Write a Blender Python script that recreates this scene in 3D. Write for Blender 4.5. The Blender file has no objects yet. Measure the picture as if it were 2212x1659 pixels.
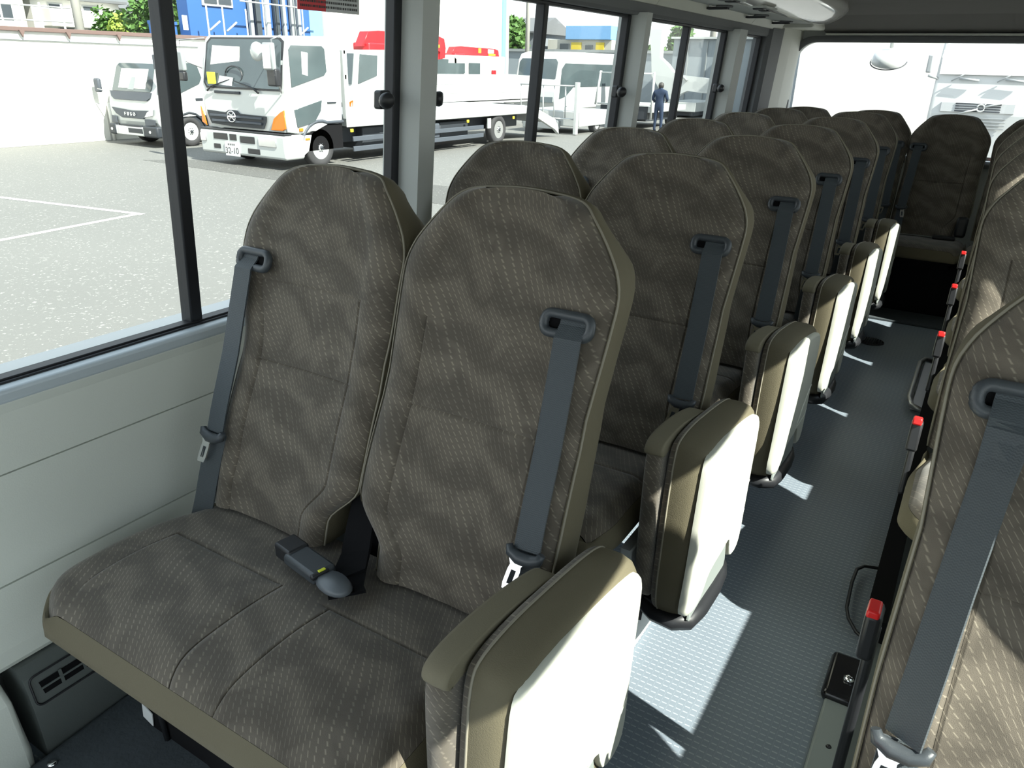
import bpy, bmesh, math, random
from mathutils import Vector, Matrix, noise
random.seed(7)
S = bpy.context.scene
COL = S.collection
PI = math.pi
# ------------------------------------------------------------------ camera
cam = bpy.data.cameras.new('camera'); camo = bpy.data.objects.new('camera', cam); COL.objects.link(camo)
cam.sensor_fit = 'HORIZONTAL'; cam.sensor_width = 36.0
cam.lens = 1618.762 / 2212 * 36.0
cam.clip_start = 0.02; cam.clip_end = 400
R = ((0.85071254, 0.52511128, 0.02337322), (0.22398768, -0.32192874, -0.91988663), (-0.47551833, 0.78779441, -0.39148728))
M = Matrix.Identity(4)
for i in range(3):
    M[i][0] = R[0][i]; M[i][1] = -R[1][i]; M[i][2] = -R[2][i]
M[0][3], M[1][3], M[2][3] = 0.0, 0.0, 1.30
camo.matrix_world = M
S.camera = camo
# ------------------------------------------------------------------ world, sun, exposure
S.view_settings.view_transform = 'Standard'; S.view_settings.look = 'None'
S.view_settings.gamma = 1.0; S.view_settings.use_curve_mapping = False
S.view_settings.exposure = 0.2
w = bpy.data.worlds.new('sky'); S.world = w; w.use_nodes = True
nt = w.node_tree; nt.nodes.clear()
wo = nt.nodes.new('ShaderNodeOutputWorld'); bg = nt.nodes.new('ShaderNodeBackground')
geo = nt.nodes.new('ShaderNodeTexCoord'); sep = nt.nodes.new('ShaderNodeSeparateXYZ'); rmp = nt.nodes.new('ShaderNodeValToRGB')
nt.links.new(geo.outputs['Generated'], sep.inputs[0]); nt.links.new(sep.outputs['Z'], rmp.inputs[0])
nt.links.new(rmp.outputs[0], bg.inputs[0]); nt.links.new(bg.outputs[0], wo.inputs[0])
rmp.color_ramp.elements[0].position = 0.0; rmp.color_ramp.elements[0].color = (0.97, 0.985, 1.0, 1)
rmp.color_ramp.elements[1].position = 0.7; rmp.color_ramp.elements[1].color = (0.74, 0.86, 1.0, 1)
bg.inputs[1].default_value = 1.75
sun = bpy.data.lights.new('sun', 'SUN'); suno = bpy.data.objects.new('sun', sun); COL.objects.link(suno)
sun.energy = 14.0; sun.angle = 0.009; sun.color = (1.0, 0.95, 0.86)
SUND = Vector((1.02, -0.24, 1.0)).normalized()
suno.rotation_euler = SUND.to_track_quat('Z', 'Y').to_euler(); suno.location = (8, -6, 12)

# ------------------------------------------------------------------ materials
MATS = {}
class NT:
    def __init__(s, m): s.t = m.node_tree
    def n(s, typ, **k):
        x = s.t.nodes.new(typ)
        for a, b in k.items(): setattr(x, a, b)
        return x
    def l(s, a, b): s.t.links.new(a, b)
    def m(s, op, a, b=None, c=None):
        x = s.n('ShaderNodeMath', operation=op)
        for i, v in enumerate((a, b, c)):
            if v is None: continue
            if isinstance(v, (int, float)): x.inputs[i].default_value = v
            else: s.l(v, x.inputs[i])
        return x.outputs[0]
    def mix(s, f, a, b):
        x = s.n('ShaderNodeMix', data_type='RGBA')
        for sock, v in ((x.inputs[0], f), (x.inputs[6], a), (x.inputs[7], b)):
            if isinstance(v, (int, float)): sock.default_value = v
            elif isinstance(v, tuple): sock.default_value = (*v[:3], 1)
            else: s.l(v, sock)
        return x.outputs[2]
    def noise(s, vec, scale, detail=2, dist=0.0):
        x = s.n('ShaderNodeTexNoise'); x.inputs['Scale'].default_value = scale; x.inputs['Detail'].default_value = detail
        x.inputs['Distortion'].default_value = dist
        s.l(vec, x.inputs['Vector']); return x.outputs['Fac']
def mat(name, col, rough=0.5, metal=0.0, spec=0.5, var=0.06, vscale=6.0, bump=0.0, bscale=200.0, emit=None, coat=0.0):
    if name in MATS: return MATS[name]
    m = bpy.data.materials.new(name); m.use_nodes = True; N = NT(m)
    b = m.node_tree.nodes['Principled BSDF']
    b.inputs['Roughness'].default_value = rough; b.inputs['Metallic'].default_value = metal
    b.inputs['Specular IOR Level'].default_value = spec; b.inputs['Coat Weight'].default_value = coat
    tc = N.n('ShaderNodeTexCoord')
    f = N.noise(tc.outputs['Object'], vscale, 3)
    lo = tuple(max(0, c * (1 - var)) for c in col); hi = tuple(min(1, c * (1 + var)) for c in col)
    N.l(N.mix(f, lo, hi), b.inputs['Base Color'])
    if bump:
        bn = N.n('ShaderNodeBump'); bn.inputs['Strength'].default_value = bump; bn.inputs['Distance'].default_value = 0.002
        N.l(N.noise(tc.outputs['Object'], bscale, 2), bn.inputs['Height']); N.l(bn.outputs[0], b.inputs['Normal'])
    if emit:
        b.inputs['Emission Color'].default_value = (*emit[:3], 1); b.inputs['Emission Strength'].default_value = emit[3]
    MATS[name] = m; return m
def fabric():
    m = bpy.data.materials.new('patterned_fabric'); m.use_nodes = True; N = NT(m)
    b = m.node_tree.nodes['Principled BSDF']; b.inputs['Roughness'].default_value = 0.85
    b.inputs['Specular IOR Level'].default_value = 0.25; b.inputs['Sheen Weight'].default_value = 0.25
    b.inputs['Sheen Roughness'].default_value = 0.5
    uv = N.n('ShaderNodeUVMap'); sp = N.n('ShaderNodeSeparateXYZ'); N.l(uv.outputs[0], sp.inputs[0])
    u, v = sp.outputs[0], sp.outputs[1]
    # waves: rows of dashes flow up and down
    w1 = N.m('MULTIPLY', N.m('SINE', N.m('ADD', N.m('MULTIPLY', u, 42.0), N.m('MULTIPLY', v, 17.0))), 0.0135)
    w2 = N.m('MULTIPLY', N.m('SINE', N.m('ADD', N.m('MULTIPLY', v, 26.0), N.m('MULTIPLY', u, 19.0))), 0.010)
    vv = N.m('ADD', N.m('ADD', v, w1), N.m('MULTIPLY', u, 0.25)); uu = N.m('ADD', u, w2)
    r = N.m('MULTIPLY', vv, 108.0); row = N.m('FLOOR', r); fr = N.m('FRACT', r)
    c = N.m('ADD', N.m('MULTIPLY', uu, 76.0), N.m('MULTIPLY', row, 0.5)); fc = N.m('FRACT', c)
    skew = N.m('ABSOLUTE', N.m('SUBTRACT', N.m('ADD', fc, N.m('MULTIPLY', N.m('SUBTRACT', fr, 0.5), 0.7)), 0.5))
    a = N.m('SMOOTH_MIN', N.m('SUBTRACT', 0.125, skew), N.m('SUBTRACT', 0.36, N.m('ABSOLUTE', N.m('SUBTRACT', fr, 0.5))), 0.05)
    mask = N.m('MINIMUM', N.m('MAXIMUM', N.m('MULTIPLY', a, 9.0), 0.0), 1.0)
    big = N.noise(uv.outputs[0], 11.0, 2, 1.2)
    sw = N.m('SINE', N.m('ADD', N.m('MULTIPLY', vv, 60.0), N.m('MULTIPLY', big, 9.0)))
    sw = N.m('ADD', N.m('MULTIPLY', sw, 0.5), 0.5)
    base = N.mix(sw, (0.092, 0.079, 0.062), (0.148, 0.127, 0.100))
    sel = N.m('MULTIPLY', mask, N.m('ADD', 0.35, N.m('MULTIPLY', sw, 0.55)))
    fine = N.noise(uv.outputs[0], 900.0, 1)
    colr = N.mix(sel, base, (0.34, 0.30, 0.235))
    colr = N.mix(N.m('MULTIPLY', fine, 0.35), colr, (0.07, 0.06, 0.05))
    N.l(colr, b.inputs['Base Color'])
    bn = N.n('ShaderNodeBump'); bn.inputs['Strength'].default_value = 0.35; bn.inputs['Distance'].default_value = 0.0015
    N.l(fine, bn.inputs['Height']); N.l(bn.outputs[0], b.inputs['Normal'])
    MATS['fabric'] = m; return m
def floormat():
    m = bpy.data.materials.new('floor_vinyl'); m.use_nodes = True; N = NT(m)
    b = m.node_tree.nodes['Principled BSDF']; b.inputs['Roughness'].default_value = 0.42; b.inputs['Specular IOR Level'].default_value = 0.45
    tc = N.n('ShaderNodeTexCoord'); sp = N.n('ShaderNodeSeparateXYZ'); N.l(tc.outputs['Object'], sp.inputs[0])
    x, y = sp.outputs[0], sp.outputs[1]
    fx = N.m('FRACT', N.m('MULTIPLY', x, 62.0)); fy = N.m('FRACT', N.m('MULTIPLY', y, 62.0))
    dx = N.m('LESS_THAN', N.m('ABSOLUTE', N.m('SUBTRACT', fx, 0.5)), 0.34)
    ly = N.m('LESS_THAN', N.m('ABSOLUTE', N.m('SUBTRACT', fy, 0.5)), 0.09)
    dy = N.m('LESS_THAN', N.m('ABSOLUTE', N.m('SUBTRACT', fx, 0.02)), 0.05)
    mask = N.m('MAXIMUM', N.m('MULTIPLY', dx, ly), N.m('MULTIPLY', dy, 0.25))
    f = N.noise(tc.outputs['Object'], 3.0, 3)
    base = N.mix(f, (0.16, 0.195, 0.235), (0.205, 0.24, 0.28))
    N.l(N.mix(N.m('MULTIPLY', mask, 0.45), base, (0.50, 0.54, 0.58)), b.inputs['Base Color'])
    bn = N.n('ShaderNodeBump'); bn.inputs['Strength'].default_value = 0.3; bn.inputs['Distance'].default_value = 0.001
    N.l(mask, bn.inputs['Height']); N.l(bn.outputs[0], b.inputs['Normal'])
    MATS['floor'] = m; return m
def asphalt(name='asphalt', k=1.0):
    m = bpy.data.materials.new(name); m.use_nodes = True; N = NT(m)
    b = m.node_tree.nodes['Principled BSDF']; b.inputs['Roughness'].default_value = 0.8
    tc = N.n('ShaderNodeTexCoord'); o = tc.outputs['Object']
    f = N.noise(o, 0.35, 4, 0.4); g = N.noise(o, 28.0, 3); s = N.m('GREATER_THAN', N.noise(o, 30.0, 4), 0.64)
    base = N.mix(f, (0.125 * k, 0.126 * k, 0.118 * k), (0.16 * k, 0.16 * k, 0.15 * k))
    base = N.mix(N.m('MULTIPLY', g, 0.5), base, (0.10 * k, 0.10 * k, 0.096 * k))
    N.l(N.mix(N.m('MULTIPLY', s, 0.4), base, (0.4, 0.4, 0.37)), b.inputs['Base Color'])
    MATS[name] = m; return m
def webbing():
    m = bpy.data.materials.new('webbing'); m.use_nodes = True; N = NT(m)
    b = m.node_tree.nodes['Principled BSDF']; b.inputs['Roughness'].default_value = 0.6; b.inputs['Sheen Weight'].default_value = 0.2
    uv = N.n('ShaderNodeUVMap'); sp = N.n('ShaderNodeSeparateXYZ'); N.l(uv.outputs[0], sp.inputs[0])
    z = N.m('ADD', N.m('MULTIPLY', sp.outputs[1], 1800.0), N.m('MULTIPLY', N.m('ABSOLUTE', N.m('SUBTRACT', N.m('FRACT', N.m('MULTIPLY', sp.outputs[0], 170.0)), 0.5)), 7.0))
    s = N.m('ADD', N.m('MULTIPLY', N.m('SINE', z), 0.5), 0.5)
    N.l(N.mix(s, (0.036, 0.046, 0.054), (0.050, 0.063, 0.072)), b.inputs['Base Color'])
    bn = N.n('ShaderNodeBump'); bn.inputs['Strength'].default_value = 0.3; bn.inputs['Distance'].default_value = 0.0008
    N.l(s, bn.inputs['Height']); N.l(bn.outputs[0], b.inputs['Normal'])
    MATS['webbing'] = m; return m
def glass(name, tint, refl=0.06):
    m = bpy.data.materials.new(name); m.use_nodes = True; N = NT(m); m.node_tree.nodes.clear()
    o = N.n('ShaderNodeOutputMaterial'); t = N.n('ShaderNodeBsdfTransparent'); g = N.n('ShaderNodeBsdfGlossy'); x = N.n('ShaderNodeMixShader')
    t.inputs[0].default_value = (*tint, 1); g.inputs['Roughness'].default_value = 0.02
    lw = N.n('ShaderNodeLayerWeight'); lw.inputs[0].default_value = 0.5
    f = N.m('ADD', N.m('MULTIPLY', N.m('POWER', lw.outputs['Facing'], 5.0), 0.6), refl)
    N.l(f, x.inputs[0]); N.l(t.outputs[0], x.inputs[1]); N.l(g.outputs[0], x.inputs[2]); N.l(x.outputs[0], o.inputs[0])
    MATS[name] = m; return m
fabric(); floormat(); asphalt(); asphalt('shadow_asphalt', 0.62); webbing(); glass('glass', (0.93, 0.96, 0.95), 0.012); glass('tint_glass', (0.80, 0.90, 0.88), 0.02)  # darker asphalt copy carries the painted ground shadow
glass('rear_glass', (0.95, 0.97, 0.97), 0.02)
mat('olive', (0.122, 0.106, 0.066), 0.8, bump=0.3, bscale=500)
mat('olive_light', (0.165, 0.147, 0.098), 0.75, bump=0.2, bscale=500)
mat('piping', (0.25, 0.23, 0.18), 0.7)
mat('seam', (0.045, 0.04, 0.034), 0.9)
mat('panel', (0.72, 0.75, 0.69), 0.5, bump=0.12, bscale=350, var=0.02)
mat('sill', (0.50, 0.56, 0.60), 0.4, var=0.02)
mat('trim_grey', (0.50, 0.52, 0.50), 0.6, bump=0.2, bscale=500, var=0.02)
mat('trim_dark', (0.13, 0.135, 0.14), 0.65, bump=0.2, bscale=500)
mat('trim_light', (0.66, 0.67, 0.60), 0.5, var=0.02)
mat('duct', (0.115, 0.13, 0.125), 0.45, bump=0.15, bscale=400)
mat('gasket', (0.012, 0.013, 0.017), 0.5)
mat('black', (0.018, 0.019, 0.022), 0.4)
mat('black_gloss', (0.012, 0.012, 0.014), 0.18)
mat('black_matte', (0.008, 0.008, 0.009), 1.0, spec=0.12)
mat('plastic_dark', (0.050, 0.058, 0.066), 0.38, bump=0.1, bscale=600)
mat('buckle_grey', (0.11, 0.125, 0.14), 0.35)
mat('chrome', (0.85, 0.86, 0.88), 0.18, metal=1.0)
mat('steel', (0.5, 0.5, 0.5), 0.4, metal=0.8)
mat('shell', (0.55, 0.56, 0.49), 0.5, bump=0.1, bscale=500, var=0.02)
mat('shell_grey', (0.42, 0.44, 0.44), 0.45, var=0.02)
mat('red_button', (0.75, 0.02, 0.02), 0.35)
mat('yellow_tag', (0.7, 0.75, 0.05), 0.5)
mat('label', (0.75, 0.76, 0.76), 0.5)
mat('carpet', (0.045, 0.055, 0.062), 0.9, bump=0.6, bscale=120, var=0.25, vscale=40)
mat('ceiling', (0.16, 0.155, 0.145), 0.9, bump=0.4, bscale=300)
mat('cove', (0.90, 0.89, 0.85), 0.16, coat=0.8, spec=0.7, var=0.02)
mat('rail_grey', (0.26, 0.29, 0.28), 0.45)
mat('truck_white', (0.46, 0.48, 0.47), 0.3, coat=0.3, var=0.01)
mat('truck_grey', (0.24, 0.26, 0.265), 0.5)
mat('chassis', (0.022, 0.027, 0.034), 0.6)
mat('chassis_mid', (0.055, 0.065, 0.08), 0.6)
mat('tyre', (0.03, 0.03, 0.032), 0.8)
mat('cab_glass', (0.06, 0.08, 0.085), 0.08, spec=0.8, var=0.35, vscale=1.2)
mat('orange', (0.62, 0.17, 0.008), 0.3)
mat('crane_red', (0.50, 0.014, 0.02), 0.35)
mat('yellow', (0.55, 0.42, 0.03), 0.4)
mat('white_wall', (0.70, 0.69, 0.64), 0.8, var=0.04, vscale=0.8)
mat('wall_coping', (0.13, 0.085, 0.075), 0.8)
mat('line_paint', (0.75, 0.76, 0.74), 0.7, var=0.15, vscale=20)
mat('blue_wall', (0.025, 0.095, 0.28), 0.6, var=0.04, vscale=0.7)
mat('pale_blue', (0.16, 0.33, 0.55), 0.5)
mat('roof_grey', (0.11, 0.115, 0.12), 0.8)
mat('house_cream', (0.42, 0.41, 0.36), 0.85)
mat('house_grey', (0.20, 0.22, 0.24), 0.8)
mat('window_dark', (0.05, 0.06, 0.07), 0.15)
mat('navy', (0.014, 0.028, 0.06), 0.85)
mat('skin', (0.35, 0.22, 0.16), 0.6)
mat('hair', (0.02, 0.017, 0.015), 0.6)
mat('leaf', (0.055, 0.13, 0.02), 0.7, var=0.5, vscale=1.5)
mat('leaf_light', (0.17, 0.24, 0.03), 0.7, var=0.4, vscale=1.5)
mat('bark', (0.12, 0.09, 0.06), 0.9)
mat('concrete_pole', (0.28, 0.275, 0.25), 0.8)
mat('fence_grey', (0.24, 0.275, 0.30), 0.6)
mat('sticker_red', (0.62, 0.03, 0.04), 0.4)
mat('sticker_grey', (0.55, 0.56, 0.56), 0.4)
mat('ink', (0.06, 0.06, 0.06), 0.6)
mat('teal_net', (0.10, 0.42, 0.36), 0.8)

# ------------------------------------------------------------------ mesh helpers
LEAN = [False]
class MB:
    def __init__(s): s.bm = bmesh.new(); s.uv = {}
    def v(s, p): return s.bm.verts.new(p)
    def f(s, vs, smooth=False, mi=0):
        try: fc = s.bm.faces.new(vs)
        except ValueError: return None
        fc.smooth = smooth; fc.material_index = mi; return fc
    def box(s, c, d, bev=0.0, rot=None, seg=2, mi=0):
        c = Vector(c); R_ = rot if rot is not None else Matrix.Identity(3)
        hx, hy, hz = d[0] / 2, d[1] / 2, d[2] / 2
        if bev <= 0:
            vs = [s.v(c + R_ @ Vector((x, y, z))) for z in (-hz, hz) for x, y in ((-hx, -hy), (hx, -hy), (hx, hy), (-hx, hy))]
            for q in ((3, 2, 1, 0), (4, 5, 6, 7), (0, 1, 5, 4), (1, 2, 6, 5), (2, 3, 7, 6), (3, 0, 4, 7)): s.f([vs[k] for k in q], mi=mi)
            return s
        r = min(bev, min(hx, hy, hz) * .98); n = 3
        def ring(inset, z):
            out = []
            for sx, sy, a0 in ((1, 1, 0), (-1, 1, 90), (-1, -1, 180), (1, -1, 270)):
                for k in range(n + 1):
                    a = math.radians(a0 + 90 * k / n)
                    out.append(c + R_ @ Vector((sx * (hx - r) + (r - inset) * math.cos(a), sy * (hy - r) + (r - inset) * math.sin(a), z)))
            return out
        lv = [(r * .98, -hz), (r * .3, -hz + r * .3), (0, -hz + r), (0, hz - r), (r * .3, hz - r * .3), (r * .98, hz)]
        rv = [[s.v(p) for p in ring(a, z)] for a, z in lv]; m = 4 * (n + 1)
        for i in range(5):
            for j in range(m):
                flat = (i == 2 and j % (n + 1) == n)
                s.f([rv[i][j], rv[i][(j+1) % m], rv[i+1][(j+1) % m], rv[i+1][j]], not flat, mi)
        s.f(rv[0][::-1], mi=mi); s.f(rv[-1], mi=mi)
        return s
    def boxx(s, x0, x1, y0, y1, z0, z1, bev=0.0, mi=0):
        return s.box(((x0+x1)/2, (y0+y1)/2, (z0+z1)/2), (abs(x1-x0), abs(y1-y0), abs(z1-z0)), bev, mi=mi)
    def poly(s, pts, n, t, bev=0.0, seg=2, mi=0):
        """polygon of 3D points extruded by t along n"""
        n = Vector(n).normalized(); pts = [Vector(p) for p in pts]
        nn = sum(((pts[i] - pts[0]).cross(pts[i+1] - pts[0]) for i in range(1, len(pts)-1)), Vector())
        if nn.dot(n) < 0: pts = pts[::-1]
        a = [s.v(p) for p in pts]; b = [s.v(p + n * t) for p in pts]
        k = len(pts); top = s.f(b, mi=mi); s.f(a[::-1], mi=mi)
        for i in range(k): s.f([a[i], a[(i+1) % k], b[(i+1) % k], b[i]], mi=mi)
        if bev > 0 and top:
            r = bmesh.ops.bevel(s.bm, geom=list(top.edges), offset=bev, segments=seg, affect='EDGES', profile=0.5)
            for f in r['faces']: f.smooth = True; f.material_index = mi
        return s
    def prism(s, pts, ax, a0, a1, bev=0.0, seg=2, mi=0):
        """2D polygon extruded along axis ax from a0 to a1, both rims bevelled"""
        def P(p, a):
            return {'x': (a, p[0], p[1]), 'y': (p[0], a, p[1]), 'z': (p[0], p[1], a)}[ax]
        a = [s.v(P(p, a0)) for p in pts]; b = [s.v(P(p, a1)) for p in pts]; k = len(pts)
        f1 = s.f(a, mi=mi); f2 = s.f(b[::-1], mi=mi)
        for i in range(k): s.f([a[i], b[i], b[(i+1) % k], a[(i+1) % k]], mi=mi)
        if bev > 0:
            r = bmesh.ops.bevel(s.bm, geom=list(set(f1.edges) | set(f2.edges)), offset=bev, segments=seg, affect='EDGES', profile=0.5)
            for f in r['faces']: f.smooth = True; f.material_index = mi
        return s
    def tube(s, pts, r, n=8, closed=False, mi=0, caps=True):
        pts = [Vector(p) for p in pts]; k = len(pts); rings = []
        up = Vector((0, 0, 1))
        for i, p in enumerate(pts):
            if closed: d = pts[(i+1) % k] - pts[i-1]
            else: d = pts[min(i+1, k-1)] - pts[max(i-1, 0)]
            d.normalize(); u = d.cross(up)
            if u.length < 0.1: u = d.cross(Vector((1, 0, 0)))
            u.normalize(); w_ = u.cross(d)
            rr = r[i] if isinstance(r, (list, tuple)) else r
            rings.append([s.v(p + (u * math.cos(2*PI*j/n) + w_ * math.sin(2*PI*j/n)) * rr) for j in range(n)])
        for i in range(k if closed else k-1):
            A, B = rings[i], rings[(i+1) % k]
            for j in range(n): s.f([A[j], A[(j+1) % n], B[(j+1) % n], B[j]], True, mi)
        if not closed and caps: s.f(rings[0][::-1], mi=mi); s.f(rings[-1], mi=mi)
        return s
    def loft(s, rings, closed=True, cap0=True, cap1=True, smooth=True, mi=0, uvs=None):
        rv = [[s.v(p) for p in r] for r in rings]
        if uvs:
            for r, ur in zip(rv, uvs):
                for v, u in zip(r, ur): s.uv[v] = u
        n = len(rings[0])
        for i in range(len(rv)-1):
            for j in range(n if closed else n-1):
                s.f([rv[i][j], rv[i][(j+1) % n], rv[i+1][(j+1) % n], rv[i+1][j]], smooth, mi)
        if cap0: s.f(rv[0][::-1], mi=mi)
        if cap1: s.f(rv[-1], mi=mi)
        return s
    def lathe(s, prof, c, ax, n=24, mi=0):
        """prof: (radius, along) pairs; axis from c along ax"""
        ax = Vector(ax).normalized(); u = ax.orthogonal().normalized(); w_ = ax.cross(u); c = Vector(c)
        rings = [[c + ax * h + (u * math.cos(2*PI*j/n) + w_ * math.sin(2*PI*j/n)) * max(r, 1e-4) for j in range(n)] for r, h in prof]
        return s.loft(rings, mi=mi)
    def build(s, name, m, parent=None, org=(0, 0, 0), kind=None, norm=True):
        me = bpy.data.meshes.new(name)
        if norm: bmesh.ops.recalc_face_normals(s.bm, faces=s.bm.faces)
        if LEAN[0]:
            for v_ in s.bm.verts:
                if v_.co.x < -1.31 and v_.co.z > .745: v_.co.x += .075 * (v_.co.z - .745)
        bmesh.ops.translate(s.bm, verts=s.bm.verts, vec=-Vector(org))
        if s.uv:
            lay = s.bm.loops.layers.uv.new('UVMap')
            for f in s.bm.faces:
                for l in f.loops:
                    l[lay].uv = s.uv.get(l.vert, (0, 0))
        s.bm.to_mesh(me); s.bm.free()
        for x in (m if isinstance(m, (list, tuple)) else [m]): me.materials.append(MATS[x])
        o = bpy.data.objects.new(name, me); COL.objects.link(o)
        if parent is not None: o.parent = parent
        else: o.location = org
        if kind: o['kind'] = kind
        return o
def root(name, loc, label, cat, group=None, rz=0.0):
    o = bpy.data.objects.new(name, None); o.empty_display_size = 0.1; COL.objects.link(o)
    o.location = loc; o.rotation_euler.z = rz; o['label'] = label; o['category'] = cat
    if group: o['group'] = group
    return o
def tag(o, label, cat, group=None, kind=None):
    o['label'] = label; o['category'] = cat
    if group: o['group'] = group
    if kind: o['kind'] = kind
    return o
def kids(o): return [c for c in bpy.data.objects if c.parent == o]
def copy_tree(o, parent=None):
    c = o.copy(); COL.objects.link(c); c.parent = parent
    for ch in kids(o): copy_tree(ch, c)
    return c
def sst(a, b, x):
    t = max(0.0, min(1.0, (x - a) / (b - a))); return t * t * (3 - 2 * t)
def interp(tab, x):
    if x <= tab[0][0]: return tab[0][1]
    for (a, b), (c, d) in zip(tab, tab[1:]):
        if x <= c: return b + (d - b) * (x - a) / (c - a)
    return tab[-1][1]
def text_mesh(name, txt, size, m, loc, rot, parent, org, depth=0.004, bold=0.0):
    cu = bpy.data.curves.new(name, 'FONT'); cu.body = txt; cu.size = size; cu.extrude = depth; cu.offset = bold
    cu.align_x = 'CENTER'; cu.align_y = 'CENTER'
    t = bpy.data.objects.new(name, cu); COL.objects.link(t)
    me = bpy.data.meshes.new_from_object(t.evaluated_get(bpy.context.evaluated_depsgraph_get())) if False else None
    dg = bpy.context.evaluated_depsgraph_get(); dg.update()
    me = bpy.data.meshes.new_from_object(t.evaluated_get(dg))
    bpy.data.objects.remove(t)
    me.materials.clear(); me.materials.append(MATS[m])
    me.transform(Matrix.Translation(Vector(loc) - Vector(org)) @ rot)
    o = bpy.data.objects.new(name, me); COL.objects.link(o); o.parent = parent; me.name = name
    return o
# rotation matrices for lettering: facing -Y (front of vehicles) and facing +X
FACE_MY = Matrix(((1, 0, 0, 0), (0, 0, -1, 0), (0, 1, 0, 0), (0, 0, 0, 1)))
FACE_PX = Matrix(((0, 0, 1, 0), (1, 0, 0, 0), (0, 1, 0, 0), (0, 0, 0, 1)))
# ================================================================== THE BUS SHELL
WX, RX = -1.42, 0.50          # inner faces of the side walls
Y0, Y1 = -1.25, 5.85           # front (pulled in for fill light) and rear of the cabin
ZS, ZT = 0.745, 1.50          # window sill and window head
ZC = 1.70
b = MB(); b.boxx(WX - .1, RX + .1, Y0, Y1 + .05, -.06, 0.0)
o = b.build('floor', 'floor', kind='structure'); o['label'] = 'blue grey vinyl bus floor with a fine dashed grid'
# left wall: lower lining is one curved panel with two grooves
def lining(sgn, x, y0, y1, name, gw=.0016):
    prof = [(0.0, ZS), (.012, ZS - .002), (.022, ZS - .012), (.026, .725), (.0, .70)]
    b = MB(); pr = []
    zs = [(ZS, -.03), (ZS + .001, .0), (ZS - .004, .012), (.733, .018), (.718, .016), (.70, .010), (.650, .006), (.5835 + gw, .004), (.5835, -.016), (.5835 - gw, .004), (.50, .005),
          (.3685 + gw, .012), (.3685, -.008), (.3685 - gw, .013), (.30, .028), (.255, .042), (.225, .044), (.212, .036), (.208, .0), (.208, -.06)]
    rings = [[(x + sgn * d, y0, z) for z, d in zs], [(x + sgn * d, y1, z) for z, d in zs]]
    back = [(x - sgn * .07, y, z) for y in (y0, y1) for z in ()]
    b.loft([[(x - sgn * .07, y, ZS)] + [(x + sgn * d, y, z) for z, d in zs] + [(x - sgn * .07, y, .2)] for y in (y0, y1)], smooth=False)
    return b.build(name, 'panel', kind='structure')
o = lining(1, WX, .30, Y1, 'wall_left'); o['label'] = 'pale grey green lower wall lining with two long grooves'
o = lining(-1, RX, Y0, Y1, 'wall_right')
b = MB(); b.boxx(WX - .02, WX + .020, .30, 5.15, ZS - .026, ZS + .002, .008)
b.build('trim_1', 'sill', kind='structure')
b = MB(); b.boxx(WX - .035, WX - .008, .30, 5.75, ZS, ZS + .006); b.build('trim_2', 'gasket', kind='structure')
# front part of the left wall ahead of the first window (doorway side, cut short for fill light), below and beside the camera
b = MB(); b.boxx(WX - .09, WX - .02, .12, .30, 0, ZS); b.build('wall_front_left', 'panel', kind='structure')
# outer skins below sill to stop light
b = MB(); b.boxx(WX - .12, WX - .07, .12, Y1, -.3, ZS); b.boxx(RX + .07, RX + .12, Y0, Y1, -.3, ZS)
b.build('wall_skin', 'truck_white', kind='structure')
# side duct along the floor with a vent
b = MB()
prof = [(WX - .02, .212), (-1.372, .208), (-1.352, .19), (-1.338, .12), (-1.332, .0), (WX - .02, .0)]
b.prism(prof, 'y', .455, 5.2)
duct = b.build('trim_3', 'duct', kind='structure'); duct['label'] = 'dark grey duct casing along the foot of the left wall'
def nrm(p0, p1):
    d = Vector((p1[0] - p0[0], 0, p1[1] - p0[1])); return d
# vent grille lies on the sloping duct face
e0, e1 = Vector((-1.352, 0, .19)), Vector((-1.338, 0, .12)); ev = (e1 - e0).normalized(); en = Vector((.98, 0, .196)).normalized()
def dp(y, t, h=0): q = e0 + ev * t + en * h; return (q.x, y, q.z)
vroot = root('floor_vent', (-1.34, .53, .15), 'dark oblong louvred vent in the floor duct below the window, at the bottom left', 'vent')
b = MB(); pts = []
for cy, ct, a0 in ((.605, .012, -90), (.605, .052, 0), (.475, .052, 90), (.475, .012, 180)):
    for k in range(5):
        a = math.radians(a0 + 90 * k / 4); pts.append((cy + .012 * math.cos(a), ct + .012 * math.sin(a)))
b.tube([dp(y, t, .002) for y, t in pts], .0022, 6, closed=True); b.build('vent_rim', 'black', vroot, (-1.34, .53, .15))
b = MB(); b.poly([dp(.478, .018, .001), (dp(.598, .018, .001)), dp(.602, .046, .001), dp(.482, .046, .001)], en, .001); b.build('vent_opening', 'black_matte', vroot, (-1.34, .53, .15))
b = MB(); b.poly([dp(.478, .030, .002), dp(.6, .030, .002), dp(.6, .034, .002), dp(.478, .034, .002)], en, .002)
b.poly([dp(.515, .016, .002), dp(.521, .016, .002), dp(.521, .048, .002), dp(.515, .048, .002)], en, .002)
b.poly([dp(.560, .016, .002), dp(.565, .016, .002), dp(.565, .048, .002), dp(.560, .048, .002)], en, .002)
b.build('louvre', 'duct', vroot, (-1.34, .53, .15))
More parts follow.
